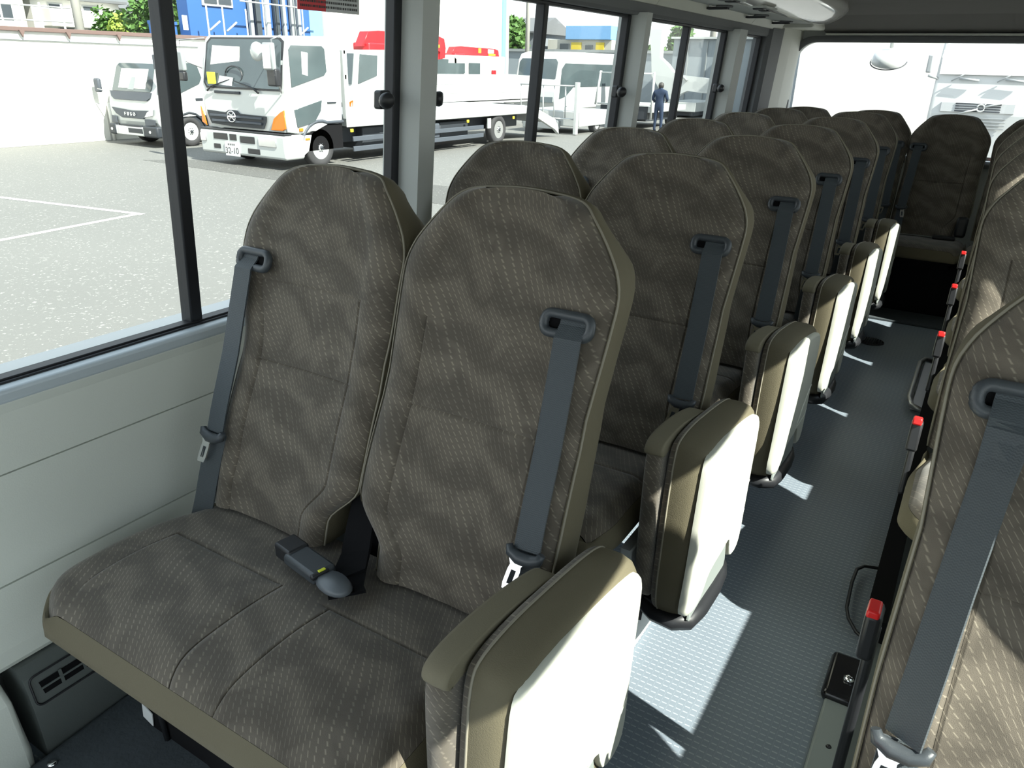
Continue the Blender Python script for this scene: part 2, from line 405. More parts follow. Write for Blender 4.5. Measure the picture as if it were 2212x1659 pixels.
# pale cover at the very front and dark carpeted step cover
b = MB(); b.prism([(WX - .02, .0), (WX - .02, .21), (-1.375, .205), (-1.34, .17), (-1.325, .06), (-1.32, .0)], 'y', .30, .428, .012)
o = b.build('trim_4', 'panel', kind='structure')
b = MB(); b.box((-1.17, .505, .016), (.31, .33, .032), .014, Matrix.Rotation(.06, 3, 'Z'), 3)
mt = b.build('floor_mat', 'carpet', None, (-1.17, .505, .0)); tag(mt, 'dark ribbed carpet pad on the floor in front of the nearest bench, bottom left', 'mat')
b = MB(); b.lathe([(.0, .0), (.009, .0), (.009, .003), (.004, .005), (.0, .005)], (-1.285, .44, .032), (0, 0, 1), 12); b.build('screw', 'chrome', mt, (-1.17, .505, .0))
# window head, header strips, duct with vents, cove (the side wall leans inwards towards the roof)
LEAN[0] = True
b = MB()
b.prism([(WX - .07, ZT), (WX + .012, ZT), (WX + .020, 1.512), (WX + .020, 1.545), (WX - .07, 1.545)], 'y', Y0, 5.60)
o = b.build('trim_5', 'trim_dark', kind='structure')
cuts = [.2, 1.78, 3.28, 4.72, 5.42]
for i in range(len(cuts) - 1):
    b = MB(); b.prism([(WX + .0, 1.545), (WX + .034, 1.545), (WX + .062, 1.583), (WX + .0, 1.583)], 'y', cuts[i] + .0012, cuts[i+1] - .0012, .001)
    b.build('trim_%d' % (6 + i), 'trim_light', kind='structure')
b = MB(); b.prism([(WX - .07, 1.583), (WX + .061, 1.583), (-1.12, 1.578), (-1.12, ZC + .02), (WX - .07, ZC + .02)], 'y', Y0, 5.38)
b.build('trim_12', 'trim_grey', kind='structure')
# reading light / air nozzles set in the duct
first = None
for i, yy in enumerate((2.42, 3.14, 3.86, 4.52, 5.08)):
    r_ = root('air_nozzle', (-1.25, yy, 1.575), '', 'vent', 'ceiling air nozzles above the left windows')
    r_['label'] = ['round black ceiling air nozzle above the second window, nearest to the camera', 'black ceiling air nozzle, second from the camera', 'black ceiling air nozzle, third from the camera, with two small chrome screws',
                   'black ceiling air nozzle, fourth from the camera', 'black ceiling air nozzle in the rear corner beside the dark panel joint'][i]
    b = MB(); b.box((-1.25, yy, 1.576), (.13, .055, .008), .003, Matrix.Rotation(.0, 3, 'Z')); b.build('nozzle_plate', 'trim_dark', r_, (-1.25, yy, 1.575))
    for dy in (-.014, .0, .014):
        b = MB(); b.box((-1.25, yy + dy, 1.569), (.10, .006, .010), .002); b.build('louvre', 'black', r_, (-1.25, yy, 1.575))
    for dy in (-.05, .05):
        b = MB(); b.lathe([(.0, 0), (.005, 0), (.004, .004), (0, .005)], (-1.335, yy + dy, 1.579), (0, 0, -1), 10); b.build('screw', 'chrome', r_, (-1.25, yy, 1.575))
# cove: bright white convex housing next to the ceiling
b = MB(); sec = [(-1.125, 1.580), (-1.10, 1.572), (-1.06, 1.574), (-1.02, 1.585), (-.98, 1.603), (-.95, 1.625), (-.93, 1.652), (-.925, ZC + .01), (-1.125, ZC + .01)]
rings = []
for y in [Y0, 0, 1, 2, 3, 4, 4.6, 5.0, 5.3, 5.45, 5.55, 5.60, 5.62]:
    t = sst(5.25, 5.64, y); rings.append([(-1.125 + (x + 1.125) * (1 - .25 * t * t), y, z + (ZC - z) * .35 * t ** 3) for x, z in sec])
b.loft(rings); b.build('ceiling_cove', 'cove', kind='structure')
for i, yy in enumerate((3.42, 3.95)):
    sw = root('switch_panel', (-1.06, yy, 1.575), ['grey pair of rocker switches let into the white ceiling cove, nearer the camera', 'grey pair of rocker switches let into the white ceiling cove, farther back'][i], 'switch', 'switch panels in the ceiling cove')
    b = MB(); b.box((-1.065, yy, 1.573), (.09, .20, .010), .004, Matrix.Rotation(.0, 3, 'Y')); b.build('switch_plate', 'trim_grey', sw, (-1.06, yy, 1.575))
    for dy in (-.05, .05):
        b = MB(); b.box((-1.065, yy + dy, 1.566), (.05, .06, .008), .003); b.build('rocker', 'black', sw, (-1.06, yy, 1.575))
b = MB(); b.boxx(WX - .12, RX + .12, Y0, Y1 + .06, ZC, ZC + .05); b.build('ceiling', 'ceiling', kind='structure')
b = MB(); b.prism([(5.05, ZC + .01), (5.30, 1.688), (5.58, 1.64), (5.80, 1.553), (5.86, 1.55), (5.86, ZC + .01)], 'x', -1.13, RX, 0); b.build('trim_28', 'ceiling', kind='structure')
# mirrored right side above windows (not in view, closes the cabin)
b = MB(); b.prism([(RX + .09, ZT), (RX - .012, ZT), (RX - .03, 1.545), (RX - .06, 1.583), (.20, 1.578), (.05, 1.62), (.0, ZC + .01), (RX + .09, ZC + .01)], 'y', Y0, 5.6)
b.build('trim_13', 'trim_grey', kind='structure')
# pillars, mullions, gaskets, latches, glass on the left
def pillar(name, y0, y1, d=.052, m='trim_grey'):
    b = MB(); b.prism([(WX - .07, y0), (WX + .016, y0), (WX + d, y0 + .006), (WX + d, y1 - .045), (WX + .016, y1), (WX - .07, y1)], 'z', ZS - .01, ZT + .01, 0)
    return b.build(name, m, kind='structure')
pillar('trim_20', 1.690, 1.812); pillar('trim_21', 3.155, 3.262); pillar('trim_22', 4.480, 4.672)
panes = [(-.2, 1.004, 1.662), (1.84, 2.458, 3.125), (3.29, 3.885, 4.45), (4.70, None, 5.165)]
k = 0
for i, (a, mm, c_) in enumerate(panes):
    b = MB()
    b.boxx(WX - .045, WX - .012, c_, c_ + .03, ZS, ZT, .004)
    if i > 0: b.boxx(WX - .045, WX - .012, a - .03, a, ZS, ZT, .003)
    b.boxx(WX - .045, WX - .015, a, c_, ZT - .010, ZT, .002); b.boxx(WX - .045, WX - .015, a, c_, ZS, ZS + .010, .002)
    fr = b.build('window_%d' % (i + 1), 'gasket', kind='structure')
    if mm:
        b = MB(); b.boxx(WX - .055, WX - .018, mm - .015, mm + .015, ZS, ZT, .004); b.build('mullion', 'gasket', fr)
        b = MB(); b.boxx(WX - .040, WX - .036, a, mm, ZS, ZT); b.build('pane', 'glass', fr)
        b = MB(); b.boxx(WX - .050, WX - .046, mm, c_ + .01, ZS, ZT); b.build('pane', 'glass', fr)
    else:
        b = MB(); b.boxx(WX - .044, WX - .040, a, c_ + .01, ZS, ZT); b.build('pane', 'glass', fr)
def latch(y, label, s=1):
    r_ = root('window_latch', (WX - .01, y, 1.208), label, 'latch', 'black sliding window latches')
    og = (WX - .01, y, 1.208)
    b = MB(); b.boxx(WX - .022, WX + .006, y - .02, y + .02, 1.185, 1.232, .006); b.build('latch_base', 'black', r_, og)
    b = MB(); b.lathe([(0, 0), (.010, 0), (.010, .012), (.019, .018), (.021, .030), (.017, .038), (.0, .040)], (WX + .004, y - s * .012, 1.208), (.9, -s * .45, 0), 16); b.build('latch_knob', 'black', r_, og)
latch(1.612, 'black round window latch on the frame just left of the nearest grey pillar')
latch(1.785, 'black window latch just right of the nearest grey pillar', -1)
latch(3.09, 'black window latch left of the second grey pillar')
latch(4.43, 'black window latch left of the third grey pillar')
# sticker on the first pane
st = root('window_sticker', (WX - .034, 1.45, 1.44), 'red and grey notice sticker at the top edge of the nearest window pane', 'sticker')
og = (WX - .034, 1.45, 1.44)
b = MB(); b.boxx(WX - .035, WX - .0335, 1.350, 1.438, 1.405, 1.475); b.build('sticker_panel', 'sticker_red', st, og)
b = MB(); b.boxx(WX - .035, WX - .0335, 1.438, 1.552, 1.405, 1.475); b.build('sticker_panel', 'sticker_grey', st, og)
b = MB(); rr = random.Random(3)
for rz_ in (1.414, 1.424, 1.434, 1.444):
    y = 1.358
    while y < 1.543:
        wd = rr.uniform(.002, .006)
        b.boxx(WX - .0334, WX - .0331, y, y + wd, rz_ - .002, rz_ + .003); y += wd + .0022
b.build('lettering', 'ink', st, og)['kind'] = 'stuff'
LEAN[0] = False
# right side wall, unseen: pillars placed to shade the seats, glass lets the sun in
rp = [(-.9, -.78), (.80, .93), (2.02, 2.14), (3.46, 3.58), (4.45, 5.5)]
for i, (a, c_) in enumerate(rp):
    b = MB(); b.boxx(RX - .03, RX + .08, a, c_, ZS - .01, ZT + .01); b.build('trim_%d' % (30 + i), 'trim_grey', kind='structure')
pr = [Y0] + [q for p_ in rp for q in p_] + [5.5]
for i in range(0, len(pr), 2):
    b = MB(); b.boxx(RX + .030, RX + .034, pr[i], pr[i+1], ZS, ZT); o = b.build('window_%d' % (10 + i // 2), 'glass', kind='structure')
b = MB(); b.boxx(RX - .02, RX + .08, 5.5, Y1, ZS - .01, ZT); b.build('trim_36', 'trim_light', kind='structure')
LEAN[0] = True
# rear left corner post
b = MB(); b.prism([(WX - .07, 5.195), (WX + .015, 5.195), (WX + .04, 5.22), (WX + .05, 5.45), (WX - .07, 5.45)], 'z', .7, ZT + .05); b.build('trim_24', 'trim_dark', kind='structure')
b = MB(); b.prism([(WX - .07, 5.45), (WX + .05, 5.45), (WX + .075, 5.60), (WX + .085, 5.79), (WX + .085, Y1), (WX - .07, Y1)], 'z', .7, ZT + .1); b.build('trim_25', 'trim_light', kind='structure')
b = MB(); b.boxx(WX - .07, -1.12, 5.385, Y1, 1.56, ZC, .02); b.build('trim_26', 'trim_light', kind='structure')
LEAN[0] = False
# rear wall around a large window with round corners
def rrect(x0, x1, z0, z1, r, n=8):
    out = []
    for cx, cz, a0 in ((x1 - r, z1 - r, 0), (x0 + r, z1 - r, 90), (x0 + r, z0 + r, 180), (x1 - r, z0 + r, 270)):
        for k in range(n + 1):
            a = math.radians(a0 + 90 * k / n); out.append((cx + r * math.cos(a), cz + r * math.sin(a)))
    return out
def ringwall(x0, x1, z0, z1, hole, y0, y1, name, m, skew=0):
    b = MB(); n = len(hole); outer = []
    cx = sum(p[0] for p in hole) / n; cz = sum(p[1] for p in hole) / n
    for p in hole: outer.append((x1 if p[0] > cx else x0, z1 if p[1] > cz else z0))
    b.loft([[(p[0], y, p[1]) for p in L] for L, y in ((hole, y0), (outer, y0), (outer, y1), (hole, y1), (hole, y0))], cap0=False, cap1=False, smooth=False)
    return b.build(name, m, kind='structure')
hole = rrect(-1.305, .40, .80, 1.492, .13)
ringwall(WX - .1, RX + .1, 0, ZC, hole, Y1, Y1 + .06, 'wall_rear', 'trim_grey')
lip = rrect(-1.345, .44, .76, 1.528, .16)
b = MB(); b.loft([[(p[0], y, p[1]) for p in L] for L, y in ((hole, Y1 + .0), (hole, Y1 - .03), (lip, Y1 - .05), (lip, Y1 + .0))], cap0=False, cap1=False); b.build('window_8', 'trim_dark', kind='structure')
b = MB(); b.boxx(-1.12, RX, Y1 - .07, Y1, 1.533, 1.545, .004); b.build('trim_27', 'trim_light', kind='structure')
b = MB(); b.boxx(-1.33, .43, Y1 + .02, Y1 + .025, .77, 1.52); b.build('window_9', 'rear_glass', kind='structure')
# unseen front end, pulled close behind the camera for fill light: low wall, windscreen
b = MB(); b.boxx(WX - .1, RX + .1, Y0 - .05, Y0, -.1, .30); b.boxx(WX - .1, RX + .1, Y0 - .05, Y0, 1.62, ZC); b.build('wall_front', 'trim_dark', kind='structure')
b = MB(); b.boxx(WX - .05, RX + .05, Y0 - .03, Y0 - .025, .28, 1.64); b.build('window_20', 'glass', kind='structure')

# ================================================================== SEATS
GZ = [.922]
HW = [(.43, .205), (.60, .208), (.78, .203), (.90, .211), (.95, .2135), (.970, .212), (.985, .208), (1.003, .200), (1.02, .189), (1.04, .174), (1.06, .157), (1.075, .143), (1.085, .133), (1.092, .124), (1.097, .113), (1.101, .098), (1.104, .078)]
def yb(z): return .843 + (z - .43) * .373 - .010 * math.sin(max(0, min(1, (z - .43) / .3)) * PI)
def edges(z, inner, wall):
    """left and right offsets of the back outline; inner = side (-1/1) with the buckle notch, wall = side against the wall"""
    h = interp(HW, z); l = r = h
    nt_ = .062 * (1 - sst(.475, .56, z))
    if inner < 0: l -= nt_
    elif inner > 0: r -= nt_
    if wall:
        k = .045 * (1 - sst(.74, .93, z))
        if wall < 0: l -= k; r += .012 * (1 - sst(.8, .95, z))
        else: r -= k
    return -l, r
def zlist():
    zs = [.43 + i * .0125 for i in range(53)] + [.732 - .0035, .732, .732 + .0035, .885 - .003, .885, .885 + .003]
    zs = sorted(set(round(z, 4) for z in zs if z < 1.06)) + [1.06, 1.068, 1.075, 1.081, 1.086, 1.090, 1.094, 1.097, 1.100, 1.102, 1.104]
    return sorted(set(zs))
def make_back(parent, org, xc, inner, wall, guide, piping=True):
    us = sorted(set([round(-1 + i / 13.0, 4) for i in range(27)] + [-.655, -.64, -.625, .625, .64, .655, -.965, .965, -.99, .99]))
    b = MB(); rings = []; uvs = []
    for z in zlist():
        l, r = edges(z, inner, wall); row = []; ur = []
        for u in us:
            x = xc + (l + r) / 2 + (r - l) / 2 * u
            a = abs(u)
            d = -.010 * math.exp(-((a - .78) / .14) ** 2) + .020 * max(0, (a - .86) / .14) ** 2.4 + .006 * (1 - a)
            d += .012 * sst(1.07, 1.102, z) ** 2
            if abs(z - .732) < .0012 and a < .66: d += .006
            if abs(z - .885) < .0012 and a < .66: d += .0035
            if abs(a - .64) < .003 and z < .885: d += .0045
            row.append((x, yb(z) + d, z + .005 * math.cos(u * PI / 2) * sst(1.085, 1.104, z))); ur.append((x, z * 1.07))
        rings.append(row); uvs.append(ur)
    b.loft(rings, closed=False, cap0=False, cap1=False, uvs=uvs)
    bk = b.build('backrest', 'fabric', parent, org, norm=False)
    # olive side and rear cover
    def outline(dx, dy, drop=0):
        zs = zlist(); L, Rr = [], []
        for z in zs:
            l, r = edges(z, inner, wall); t = sst(1.03, 1.10, z)
            dd = dx
            y = yb(z) + .016 + .010 * sst(1.07, 1.102, z) ** 2 + dy * (1 + .35 * (1 - sst(.5, .9, z)))
            L.append((xc + l - dd, y, z + dd * t)); Rr.append((xc + r + dd, y, z + dd * t))
        l, r = edges(1.104, inner, wall); top = [(xc + l + (r - l) * k / 6, L[-1][1], L[-1][2] + .005 * math.sin(PI * k / 6)) for k in range(1, 6)]
        return [(p[0], p[1], p[2] - drop * sst(.98, 1.10, p[2])) for p in L + top + Rr[::-1]]
    b = MB(); b.loft([outline(-.002, -.004), outline(.002, .008), outline(.003, .035, .012), outline(.001, .06, .03), outline(-.008, .082, .05), outline(-.04, .09, .07)], closed=True, cap0=False, cap1=True)
    b.build('side_cover', 'olive', bk, org)
    if piping:
        b = MB(); b.tube(outline(.0, -.001)[::1], .0022, 5); b.build('piping', 'piping', bk, org)
    if guide:
        gx = guide; cz = GZ[0]
        def G(dx, dz, off): z = cz + dz * .94; return (gx + dx, yb(z) - off + .0, z)
        b = MB(); pts = [G(px, pz, .014) for px, pz in rrect(-.041, .041, -.016, .016, .013, 5)]
        b.tube(pts, .0085, 8, closed=True)
        gd = b.build('belt_guide', 'plastic_dark', bk, org)
        b = MB(); b.poly([G(px, pz, .003) for px, pz in rrect(-.038, .038, -.013, .013, .011, 4)], (0, -1, .35), .006); b.build('guide_slot', 'black_matte', bk, org)
    return bk
def ribbon(path, wd, t=.0018, W=None):
    """path of centre points, width directions wd (same length)"""
    b = MB(); rings = []; uvs = []; s_ = 0; hw = .0235 if W is None else W
    for i, p in enumerate(path):
        p = Vector(p); d = (Vector(path[min(i+1, len(path)-1)]) - Vector(path[max(i-1, 0)])).normalized()
        w_ = Vector(wd[i] if isinstance(wd, list) else wd); w_ = (w_ - d * w_.dot(d)).normalized(); n = d.cross(w_)
        if i: s_ += (p - Vector(path[i-1])).length
        rings.append([p - w_ * hw - n * t, p + w_ * hw - n * t, p + w_ * hw + n * t, p - w_ * hw + n * t])
        uvs.append([(-hw, s_), (hw, s_), (hw, s_), (-hw, s_)])
    b.loft(rings, closed=True, smooth=False, uvs=uvs); return b
def make_belt(parent, org, x0, x1, zb=.585, lower=True, sgn=1, xl=None, twist=0):
    g = GZ[0]; zs = [g + .013, g, g - .017, g - .027] + [g - .027 - (g - .027 - zb) * k / 8 for k in range(1, 9)]
    path = []
    for i, z in enumerate(zs):
        t = (g + .013 - z) / (g + .013 - zb); off = [.010, .012, .026, .025][i] if i < 4 else .025 - .006 * (t - .1)
        path.append((x0 + (x1 - x0) * t, yb(z) - off, z))
    b = ribbon(path, [(1, -twist * min(1, max(0, i - 2) / 2), 0) for i in range(len(path))]); sb = b.build('seat_belt', 'webbing', parent, org)
    # stopper and tongue
    y = yb(zb) - .024
    b = MB(); b.tube([(x1 - .030, y, zb + .006), (x1 - .026, y - .004, zb - .004), (x1 - .010, y - .006, zb - .010), (x1 + .010, y - .006, zb - .010), (x1 + .026, y - .004, zb - .004), (x1 + .030, y, zb + .006)], [.006, .009, .011, .011, .009, .006], 8)
    b.build('belt_stop', 'plastic_dark', sb, org)
    tx = x1 - sgn * .008; A = Vector((0, .36, .93)).normalized(); U = Vector((1, 0, 0)); c0 = Vector((tx, y - .006, zb - .012))
    def T(a, d): q = c0 + U * (a - sgn * d * .16) - A * d; return (q.x, q.y - .002, q.z)
    b = MB()
    for pl in ([(-.016, 0), (.016, 0), (.010, .010), (.0115, .018), (-.0115, .018), (-.010, .010)], [(-.0115, .018), (-.0045, .018), (-.0045, .042), (-.0115, .042)], [(.0045, .018), (.0115, .018), (.0115, .042), (.0045, .042)], [(-.0115, .042), (.0115, .042), (.0095, .052), (-.0095, .052)]):
        b.poly([T(*p) for p in pl], (0, -1, .3), .003)
    b.build('latch_plate', 'chrome', sb, org)
    if lower:
        xl = xl if xl is not None else x1 - sgn * .004
        zz = [zb - .005, zb - .05, zb - .10, zb - .15, zb - .19]
        path = [(x1 + (xl - x1) * k / 4, yb(max(z, .40)) - .012, z) for k, z in enumerate(zz)]
        b = ribbon(path, (1, .25 * sgn, 0)); b.build('lap_belt', 'webbing', sb, org)
    return sb
def zc(x, y, xl, xr):
    """cushion height"""
    z = .432 + .010 * math.sin((y - .46) / .38 * PI) - .012 * sst(.62, .86, y)
    z -= .014 * max(0, (.52 - y) / .05) ** 2 if y < .52 else 0
    e = min(x - xl, xr - x)
    if e < .045: z -= .026 * ((.045 - e) / .045) ** 2.2
    return z
def make_cushion(parent, org, xl, xr, seams=True, single=False, y0=.472, y1=.90):
    ys = sorted(set([round(y0 + .0008 * 0 + (y1 - y0) * i / 34, 4) for i in range(35)] + [.475, .479, .721, .7245, .728]))
    mid = (xl + xr) / 2; cs = [-.905, -.79] if not single else []
    xs_n = 64 if not single else 34
    b = MB(); rings = []; uvs = []
    def lim(y):
        t = max(0, (.57 - y) / .10) if y < .57 else 0
        l = xl + .085 * t ** 2.6 + .02 * sst(.72, .88, y); r = xr - .030 * t ** 2.6
        return l, r
    base_u = [i / xs_n for i in range(xs_n + 1)]
    ex = []
    for c in cs: u = (c - xl) / (xr - xl); ex += [u - .002, u, u + .002]
    lu = .115 if not single else .16; ru = 1 - .08 if not single else .84
    ex += [lu - .003, lu, lu + .003]
    us = sorted(base_u + ex)
    for y in ys:
        l, r = lim(y); row = []; ur = []
        for u in us:
            x = l + (r - l) * u; z = zc(x, y, l, r)
            inpad = (u > lu and u < .475) or (u > .62 and u < .98)
            if single: inpad = lu < u < ru
            if seams:
                if abs(y - .7245) < .001 and inpad: z -= .006
                if y < .7245:
                    for c in cs:
                        uc = (c - xl) / (xr - xl)
                        if abs(u - uc) < .0009: z -= .007 if c == cs[0] else .0045
                if abs(u - lu) < .0012 and .54 < y < .7245: z -= .004
                # gentle pad swell
                if inpad and y < .72: z += .004 * math.sin(min(1, max(0, (y - .5) / .22)) * PI)
            row.append((x, y, z)); ur.append((x, y))
        rings.append(row); uvs.append(ur)
    b.loft(rings, closed=False, cap0=False, cap1=False, uvs=uvs)
    cu = b.build('cushion', 'fabric', parent, org, norm=False)
    # olive skirt around the front and sides
    path = []
    for y in reversed(ys): l, r = lim(y); path.append((l, y))
    l, r = lim(y0); n = 24
    for i in range(1, n): path.append((l + (r - l) * i / n, y0))
    for y in ys: l, r = lim(y); path.append((r, y))
    nrm_ = []
    for k in range(len(path)):
        a, c = path[max(k - 2, 0)], path[min(k + 2, len(path) - 1)]; dx, dy = c[0] - a[0], c[1] - a[1]; L_ = math.hypot(dx, dy) or 1; nrm_.append((dy / L_, -dx / L_))
    sg_ = 1 if nrm_[len(path) // 2][1] < 0 else -1
    def sk(out_, z0, usez):
        o_ = []
        for (x, y), (nx, ny) in zip(path, nrm_):
            l, r = lim(y); z = zc(x, y, l, r) - .0008 if usez else z0
            o_.append((x + sg_ * nx * out_, y + sg_ * ny * out_, z))
        return o_
    b = MB(); b.loft([sk(0, 0, True), sk(.006, .402, False), sk(.013, .385, False), sk(.014, .368, False), sk(.004, .357, False), sk(-.03, .354, False)], closed=False, cap0=False, cap1=False)
    b.build('cushion_skirt', 'olive', cu, org, norm=False)
    return cu
def make_frame(parent, org, x0, x1, ped, label=False):
    b = MB()
    b.boxx(x0 + .03, x1 - .02, .50, .86, .335, .375, .006)
    b.boxx(x0 + .05, x1 - .05, .55, .82, .02, .34, .01) if label else b.boxx(x0 + .05, x1 - .03, .53, .56, .30, .34, .005)
    if ped is not None:
        for xx_ in (x0 + .05, x1 - .05): b.tube([(xx_, .86, .36), (xx_, .98, .50), (xx_, 1.08, .9)], .012, 8)
        b.boxx(-.925, -.80, .935, .95, .37, .56, .004)  # added black plate that darkens the gap between the backs
    b.build('seat_frame', 'black_matte', parent, org)
    if label:
        b = MB(); b.poly([(-1.052, .545, .235), (-1.022, .545, .225), (-1.018, .545, .255), (-1.048, .545, .268)], (0, -1, 0), .002); b.build('paper_label', 'label', parent, org)
    if ped is not None:
        for pm in (0,):
            b = MB(); x = ped
            prof = [(.60, .0), (.83, .0), (.83, .012), (.80, .03), (.775, .12), (.78, .335), (.58, .335), (.60, .12), (.615, .03), (.60, .012)]
            outer = [(y, z) for y, z in prof]
            b.prism(outer, 'x', x - .014, x + .014, .004); b.build('pedestal', 'shell_grey', parent, org)
            b = MB(); b.poly([(x + .0145, .665, .09), (x + .0145, .69, .07), (x + .0145, .725, .20), (x + .0145, .715, .27), (x + .0145, .68, .24)], (1, 0, 0), .001); b.build('pedestal_slot', 'black_matte', parent, org)
def stalks(parent, org):
    # black webbing sleeve between the two backs, two buckles lying on the cushion
    path = [(-.862, .945, .575), (-.860, .905, .54), (-.850, .872, .50), (-.835, .840, .464), (-.815, .800, .453), (-.795, .768, .452), (-.775, .752, .452)]
    b = ribbon(path, [(1, -.1, 0), (1, -.1, 0), (1, -.15, 0), (1, -.3, 0), (.9, -.6, 0), (.6, -.9, 0), (.3, -1, 0)], .003, .032); b.build('buckle_sleeve', 'black_matte', parent, org)
    rz_ = lambda a: Matrix.Rotation(math.radians(a), 3, 'Z')
    b = MB(); b.box((-.880, .768, .464), (.095, .050, .024), .007, rz_(170), 3); bk = b.build('buckle', 'plastic_dark', parent, org)
    b = MB(); b.box((-.938, .781, .464), (.05, .044, .032), .005, rz_(170), 3); b.build('buckle_end', 'black', bk, org)
    b = MB(); b.lathe([(0, -.006), (.022, -.006), (.026, 0), (.022, .008), (0, .010)], (0, 0, 0), (0, 0, 1), 20)
    for v_ in b.bm.verts: v_.co = rz_(168) @ Vector((v_.co.x * 1.6, v_.co.y, v_.co.z)) + Vector((-.805, .752, .462))
    bk = b.build('buckle', 'buckle_grey', parent, org)
    b = MB(); b.box((-.838, .752, .470), (.010, .036, .010), .003, rz_(168)); b.build('buckle_slot', 'black', bk, org)
    b = MB(); b.box((-.838, .757, .4755), (.006, .014, .003), .001, rz_(168)); b.build('yellow_tag', 'yellow_tag', bk, org)
P = .72
ROWN = ['first', 'second', 'third', 'fourth', 'fifth', 'sixth', 'seventh']
def make_double():
    org = (-.87, .66, 0)
    t = root('double_seat', org, 'x', 'seat', 'brown patterned double seats down the left side')
    make_back(t, org, -1.090, 1, -1, -1.235)
    make_back(t, org, -.659, -1, 0, -.512)
    make_belt(t, org, -1.250, -1.243, .585, True, 1, -1.262)
    make_belt(t, org, -.502, -.490, .585, True, 1)
    make_cushion(t, org, -1.290, -.500)
    make_frame(t, org, -1.28, -.49, -.485)
    stalks(t, org)
    return t, org
dbl, dorg = make_double()
# the nearest bench shows the black heater box with its paper label under the cushion
for k in range(7):
    t = dbl if k == 0 else copy_tree(dbl)
    t.location = (dorg[0], dorg[1] + P * k, 0 if k < 6 else -.015)
    t['label'] = 'brown patterned double seat with two tall backs, %s row from the camera on the left' % ROWN[k] if k else 'large brown patterned double seat nearest the camera, buckles lying on its cushion'
    if k == 6: t['label'] = 'brown double seat against the rear window in the left rear corner, seventh row'
heater = root('heater_box', (-.95, .66, 0), 'black heater box with a small white paper label under the nearest double seat', 'heater')
hog = (-.95, .66, 0)
b = MB(); b.boxx(-1.23, -.56, .60, .80, .0, .325, .012); b.build('heater_body', 'black_matte', heater, hog)
b = MB(); b.poly([(-1.225, .598, .050), (-1.195, .598, .040), (-1.190, .598, .075), (-1.220, .598, .088)], (0, -1, 0), .002); b.build('paper_label', 'label', heater, hog)
for px_ in (-1.15, -.9, -.65):
    b = MB(); b.tube([(px_, .596, .02), (px_, .590, .16), (px_, .596, .30)], .006, 6); b.build('pipe', 'black', heater, hog)
# folded aisle jump seats
SHP = [(.600, .600), (.68, .603), (.78, .590), (.88, .574), (.94, .560), (.966, .548), (.978, .520), (.968, .40), (.962, .30), (.960, .215), (.935, .186), (.878, .196), (.858, .232), (.846, .272), (.785, .268), (.72, .268), (.680, .262), (.655, .238), (.630, .222), (.592, .222), (.558, .235), (.548, .262), (.562, .32), (.572, .42), (.582, .53), (.588, .580)]
CSH = [(.605, .612), (.68, .617), (.80, .604), (.90, .590), (.96, .575), (.988, .552), (1.0, .515), (.990, .40), (.980, .25), (.93, .17), (.82, .158), (.70, .165), (.63, .18), (.590, .205), (.570, .26), (.574, .40), (.582, .53), (.590, .590)]
def scale2(pts, s, c=(.78, .39), off=(0, 0)):
    return [(c[0] + (y - c[0]) * s + off[0], c[1] + (z - c[1]) * s + off[1]) for y, z in pts]
def smooth2(pts, it=2):
    for _ in range(it):
        q = []
        for i in range(len(pts)):
            a, c = pts[i], pts[(i+1) % len(pts)]
            q += [(a[0] * .75 + c[0] * .25, a[1] * .75 + c[1] * .25), (a[0] * .25 + c[0] * .75, a[1] * .25 + c[1] * .75)]
        pts = q
    return pts
